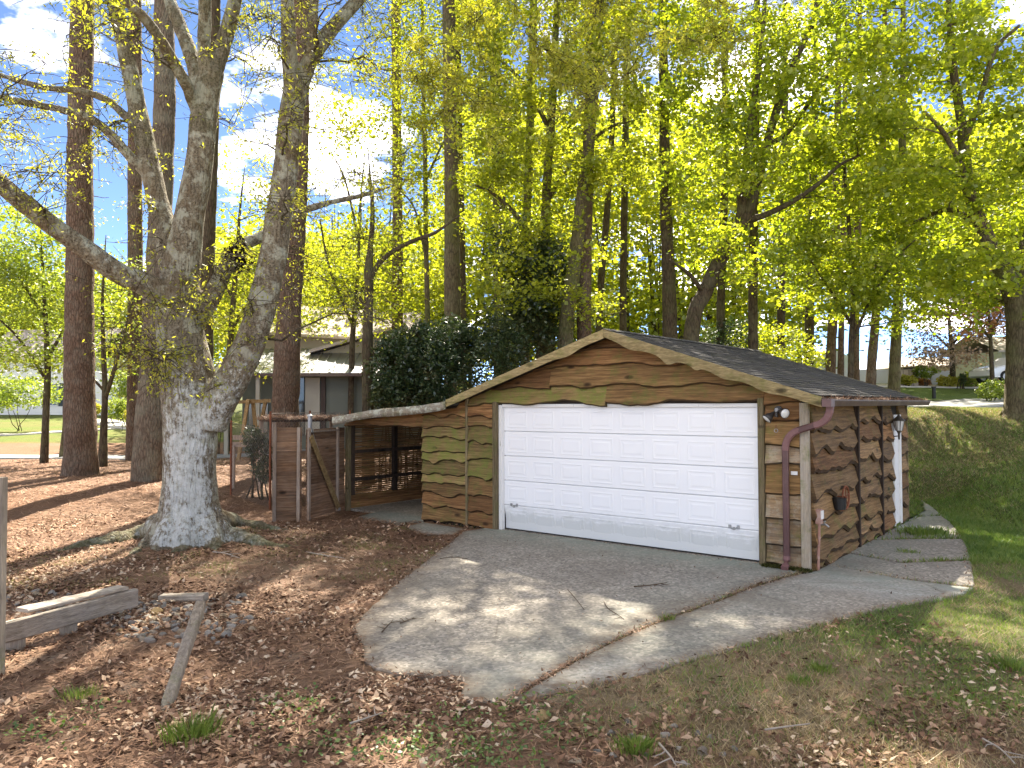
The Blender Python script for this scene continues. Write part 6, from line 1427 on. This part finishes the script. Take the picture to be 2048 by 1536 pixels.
# twigs
def twig(pts, r, label, mat='twig', name='fallen_twig', fork=True, seed=1):
    rr = np.random.default_rng(seed); G = []
    for px, py in pts:
        z0 = onz(px, py, 0.0); g = ground_at(px, py); G.append(g if g[2] > -.03 else onz(px, py, .004))
    base = np.array(G[0]); q = np.array([(*(g-base+np.array((0,0,r+.002))), r*(1-.6*i/(len(G)-1))) for i, g in enumerate(G)]); q = spline(q, 5); root = empty(name, base, 0, label, 'twig'); MB().tube(q[:,:3], q[:,3], 6, True, rough=.15).build('stick', M[mat], root, True)
    if fork:
        for f in (.35,.6,.8):
            p = q[int(len(q)*f)]; d = unit(q[-1,:3]-q[0,:3]); s = np.array((-d[1],d[0],0))*rr.choice([-1,1]); e = p[:3]+(d*.6+s)*rr.uniform(.05,.16); MB().tube([p[:3], (p[:3]+e)/2+rr.normal(size=3)*.006, e], [r*.6,r*.45,r*.25], 5).build('side_shoot', M[mat], root)
    return root
twig([(1268,1175),(1300,1172),(1334,1167)], .010, 'mossy twig lying mid-driveway below the door', 'twig', seed=2)
twig([(1208,1205),(1216,1218),(1236,1231),(1248,1240)], .006, 'thin forked twig on the driveway near the joint', seed=3)
twig([(764,1266),(775,1254),(785,1243)], .009, 'short dark stick on the left part of the driveway', seed=4)
twig([(800,1248),(815,1243),(828,1237)], .008, 'broken brown twig beside the short stick on the driveway', seed=5)
twig([(1135,1180),(1150,1197),(1168,1220)], .005, 'fine curved twig on the sunlit driveway patch', seed=6, fork=False)
twig([(880,1118),(905,1115),(935,1118)], .005, 'fine branching twig at the upper left driveway edge', seed=7)
twig([(1530,1462),(1580,1455),(1620,1450)], .008, 'pale straight stick in the dry grass', 'twig_pale', seed=8, fork=False)
twig([(1965,1480),(2000,1500),(2030,1530)], .008, 'pale bent stick at the lower right corner', 'twig_pale', seed=9)
twig([(700,1450),(730,1440),(765,1428)], .009, 'grey stick in the leaves left of the driveway tip', 'twig_pale', seed=10)
twig([(1318,1490),(1340,1515),(1352,1534)], .010, 'grey bent branch beside the lower stones', 'twig_pale', seed=11)
twig([(610,1105),(650,1112),(690,1118)], .010, 'grey twig on the bare ground right of the oak roots', 'twig_pale', seed=12)
twig([(425,1105),(450,1108),(480,1118)], .010, 'pale twig below the oak trunk', 'twig_pale', seed=13)
# ------------------------------------------------------------------ litter, straw, grass
R = np.random.default_rng(123)
def slab_mask(P, grow=0.0):
    ins = np.zeros(len(P), bool)
    for s in SLABS + APRONS:
        ins |= in_poly(P, s)
        if grow: ins |= poly_dist(P, s) < grow
    return ins | in_poly(P, SHED)
def scatter(n, xr, yr, w=None, off=True, edge=.0):
    P = np.c_[R.uniform(*xr, n), R.uniform(*yr, n)]
    vis = np.abs(P[:,0]) < .72*P[:,1]+.6
    P = P[vis]
    if off: P = P[~slab_mask(P)]
    if w is not None: P = P[R.uniform(size=len(P)) < w(P)]
    return P
# fallen oak leaves
def litter_w(P):
    n = smooth_noise(P*1.1, 41, 3); x, y = P[:,0], P[:,1]
    w = np.clip(.55+1.3*n, .03, 1)*np.clip(1.2-(y-5)/10, .15, 1)*(1-.75*np.exp(-((x+2.8)**2/3+(y-10.6)**2/2.2)))
    right = np.clip((x-.3)/1.0, 0, 1)
    w = w*(1-.72*right*np.clip((y-5.3)/.8, 0, 1))
    return w
P = scatter(185000, (-9,4.5), (4.3,15.5), litter_w)
z = H(P); k = len(P); C = np.c_[P, z + R.uniform(.004,.034,k)]
a = R.uniform(0,2*PI,k); L = R.uniform(.014,.044,k); Wd = L*R.uniform(.3,.55,k)
d = np.c_[np.cos(a), np.sin(a), R.normal(size=k)*.34]; s = np.c_[-np.sin(a), np.cos(a), R.normal(size=k)*.45]
V = np.stack([C-d*L[:,None], C+s*Wd[:,None]-d*(L*.15)[:,None]+np.c_[np.zeros((k,2)),R.uniform(0,.012,k)], C+d*L[:,None], C-s*Wd[:,None]-d*(L*.15)[:,None]+np.c_[np.zeros((k,2)),R.uniform(0,.012,k)]],1)
rn = np.clip(.5+.3*smooth_noise(P*.9, 43, 2)+R.uniform(-.5,.5,k), 0, 1)
tag(link('fallen_leaves', quads_mesh('fallen_leaves', V, rn), M['litter']), 'brown fallen leaves covering the ground left of the driveway', 'leaf litter', kind='stuff')
# pine straw
def straw_w(P):
    x, y = P[:,0], P[:,1]; n = smooth_noise(P*.8, 45, 3)
    return np.clip(.55+.8*n+.35*(y > 12), .05, 1)*np.clip(1-(x+.8)/2.0, .06, 1)
P = np.r_[scatter(110000, (-10,3), (4.3,14), straw_w), scatter(80000, (-19,-2.5), (13,29), lambda P: np.clip(straw_w(P), .2, 1))]
z = H(P); k = len(P); far = np.clip((P[:,1]-8)/12, 0, 1); C = np.c_[P, z+R.uniform(.002,.02,k)]
a = R.uniform(0,2*PI,k); L = R.uniform(.05,.10,k)*(1+far*.8); d = np.c_[np.cos(a), np.sin(a), R.normal(size=k)*.13]*L[:,None]; s = np.c_[-np.sin(a), np.cos(a), np.zeros(k)]*((.0026+.003*far)*R.uniform(.8,1.4,k))[:,None]
rn = np.clip(.5+.3*smooth_noise(P*.7, 47, 2)+R.uniform(-.4,.4,k), 0, 1)
tag(link('pine_straw', quads_mesh('pine_straw', np.stack([C-d-s,C-d+s,C+d+s,C+d-s],1), rn), M['straw']), 'reddish pine straw spread over the left bank', 'pine straw', kind='stuff')
# grass blades
def blades(P, h, w, lean=.5):
    k = len(P); z = H(P); a = R.uniform(0,2*PI,k); h = np.asarray(h)*R.uniform(.5,1.3,k); ln = R.normal(size=(k,2))*lean
    B = np.c_[P, z-.005]; s = np.c_[np.cos(a), np.sin(a), np.zeros(k)]*(np.asarray(w)*np.ones(k))[:,None]; T = B+np.c_[ln*h[:,None], h]
    return np.stack([B-s, B+s, T], 1)
def lawn_d(P):
    x, y = P[:,0], P[:,1]; n = smooth_noise(P*1.3, 51, 3); d = np.zeros(len(P))
    g = np.clip((x+.2+.8*n)/1.5, 0, 1); return np.clip(g*(.6+.6*n), 0, 1)
def green_w(P):
    n = smooth_noise(P*1.5, 53, 3); lw = lawn_weight(P)
    return np.clip(lw*1.5-.25+.9*n*(P[:,1] < 13), 0, 1)
P = scatter(330000, (-.5,9), (4.3,15), lawn_d); gw = green_w(P); isg = R.uniform(size=len(P)) < gw*.9+.10
Pd, Pg = P[~isg], P[isg]
tag(link('dry_grass', quads_mesh('dry_grass', blades(Pd, .055, .0042, .95), np.clip(.5+.35*smooth_noise(Pd*1.2,55,2)+R.uniform(-.4,.4,len(Pd)),0,1)), M['grass_dry']), 'thin dry tan grass right of the driveway', 'dry grass', kind='stuff')
P2 = scatter(240000, (5,18), (11,25), lambda P: np.clip(lawn_weight(P)*1.1, 0, 1)*np.clip(.85+.5*smooth_noise(P*.5,57,2),.2,1))
sel = R.uniform(size=len(P2)) < np.clip(.14+.5*smooth_noise(P2*1.1,67,2)+.10*(P2[:,1]-17), .05, .6); Pd2 = P2[sel]; P2 = P2[~sel]
tag(link('dry_lawn_grass', quads_mesh('dry_lawn_grass', blades(Pd2, .065, .008, .9), R.uniform(0,1,len(Pd2))), M['grass_dry']), 'straw-coloured dry blades mixed into the right lawn', 'dry grass', kind='stuff')
Pl = np.r_[Pg, P2]; hh = np.where(Pl[:,1] > 11, .075, .055); ww = np.where(Pl[:,1] > 11, .009, .0045)
tag(link('lawn_grass', quads_mesh('lawn_grass', blades(Pl, hh, ww, .6), np.clip(.42+.35*smooth_noise(Pl*.9,59,3)+R.uniform(-.35,.35,len(Pl)),0,1)), M['grass']), 'green shaded lawn grass on the slope right of the garage', 'lawn grass', kind='stuff')
# thin moss-grass between the oak and the driveway
P3 = np.r_[scatter(26000, (-5,0), (10.2,14.8), lambda P: np.clip(1.6*smooth_noise(P*1.6,61,3)+.15,0,1)), scatter(14000, (-9,-4), (9.5,13), lambda P: np.clip(1.6*smooth_noise(P*1.6,62,3)+.05,0,1))]
tag(link('thin_grass', quads_mesh('thin_grass', blades(P3, .05, .003, .7), R.uniform(.3,1,len(P3))), M['grass']), 'sparse grass between the oak roots and the driveway', 'grass', kind='stuff')
# low green weeds in the leaves at the bottom
WC = [ground_at(px, py) for px, py in ((560,1405),(600,1415),(650,1425),(700,1445),(830,1490),(880,1470),(930,1500),(990,1480),(1010,1510),(960,1445),(1080,1462),(1040,1430),(780,1505),(120,1440),(180,1420),(100,1475),(20,1465),(1060,1405),(1130,1395),(900,1520),(640,1500),(720,1480),(1000,1532),(860,1440),(570,1460),(1120,1480),(1180,1450))]
Q = []
for c in WC:
    k = int(R.uniform(15,70)); o = R.normal(size=(k,2))*np.array([.17,.13]); p = c[:2]+o; Q.append(p)
Q = np.concatenate(Q); Q = Q[~slab_mask(Q)]; k = len(Q); C = np.c_[Q, H(Q)+R.uniform(.012,.06,k)]
tag(link('weeds', quads_mesh('weeds', leaf_quads(R, C, R.uniform(.012,.026,k), R.uniform(.008,.017,k), 0, 1.4), R.uniform(size=k)), M['weed']), 'low green weeds scattered in the leaves at the bottom', 'weeds', kind='stuff')
# single tufts that stand out
def tuft(px, py, label, n=260, h=.16, sp=.09, w=.0035):
    g = ground_at(px, py)
    if g[2] < -.05: g = onz(px, py, -.01)
    r = R.normal(size=(n,2))*sp*.5; B = np.c_[g[:2]+r, np.full(n, g[2]-.01)]; out = unit(r+R.normal(size=(n,2))*.03)*R.uniform(.1,.8,(n,1)); hh = h*R.uniform(.5,1.2,n); a = R.uniform(0,2*PI,n); s = np.c_[np.cos(a),np.sin(a),np.zeros(n)]*w
    T = B+np.c_[out*hh[:,None], hh]; Mi = B+np.c_[out*hh[:,None]*.3, hh*.62]
    V = np.stack([B-s, B+s, Mi+s*.8, T, Mi-s*.8], 1)
    root = empty('grass_tuft', g, 0, label, 'grass tuft', 'grass tufts')
    link('blades', quads_mesh('blades', V-g, R.uniform(.1,.9,n)), M['grass'], root)['kind'] = 'stuff'
tuft(386,1472,'largest green grass tuft below the leaning post', 520, .13, .17, .0022)
tuft(1850,1068,'green grass tuft growing in the side path hole', 620, .13, .42, .006)
tuft(1272,1502,'bright grass tuft beside the lower grey stones', 300, .10, .10)
tuft(1335,1238,'tiny grass tuft in the driveway joint', 90, .06, .08)
tuft(2020,1335,'grass tuft at the right edge on pale ground', 220, .10, .12)
tuft(1640,1340,'grass tuft in the dry grass below the driveway edge', 160, .07, .12)
tuft(1595,1365,'darker grass tuft left of the other in the dry grass', 160, .07, .12)
tuft(1815,1106,'small grass tuft by the side path crack', 120, .08, .14)
tuft(160,1390,'small grass tuft in the leaves at lower left', 160, .08, .12, .002)
# debris and moss lines in the slab joint
JP = np.array([onz(x+1, y+1, 0)[:2] for x, y in JOINT]); Ls = np.r_[0, np.cumsum(np.linalg.norm(np.diff(JP,axis=0),axis=1))]
s = R.uniform(0, Ls[-1], 900); s = s[R.uniform(size=len(s)) < np.clip(.45+.9*smooth_noise(np.c_[s*1.3,s*0],65,2), .05, 1)]
P = np.c_[np.interp(s,Ls,JP[:,0]), np.interp(s,Ls,JP[:,1])]+R.normal(size=(len(s),2))*.02; k = len(P); C = np.c_[P, R.uniform(-.01,.012,k)]
a = R.uniform(0,2*PI,k); L = R.uniform(.012,.05,k); d = np.c_[np.cos(a),np.sin(a),R.normal(size=k)*.2]*L[:,None]; q = np.c_[-np.sin(a),np.cos(a),np.zeros(k)]*.004
tag(link('joint_debris', quads_mesh('joint_debris', np.stack([C-d-q,C-d+q,C+d+q,C+d-q],1), R.uniform(size=k)), M['straw']), 'brown debris lodged in the driveway joint', 'debris', kind='stuff')
# scattered bits on the driveway
P = scatter(42000, (-2,8), (5.5,14), None, False); P = P[slab_mask(P) & ~in_poly(P, SHED)]
ed = np.min([poly_dist(P, s_) for s_ in SLABS], 0); P = P[R.uniform(size=len(P)) < np.clip(.95-ed*8, .012, 1)]; k = len(P); C = np.c_[P, np.full(k,.006)+R.uniform(0,.006,k)]
tag(link('driveway_bits', quads_mesh('driveway_bits', leaf_quads(R, C, R.uniform(.006,.03,k), R.uniform(.002,.010,k), 0, 3.0), R.uniform(size=k)), M['litter']), 'tiny leaf bits scattered over the concrete', 'debris', kind='stuff')
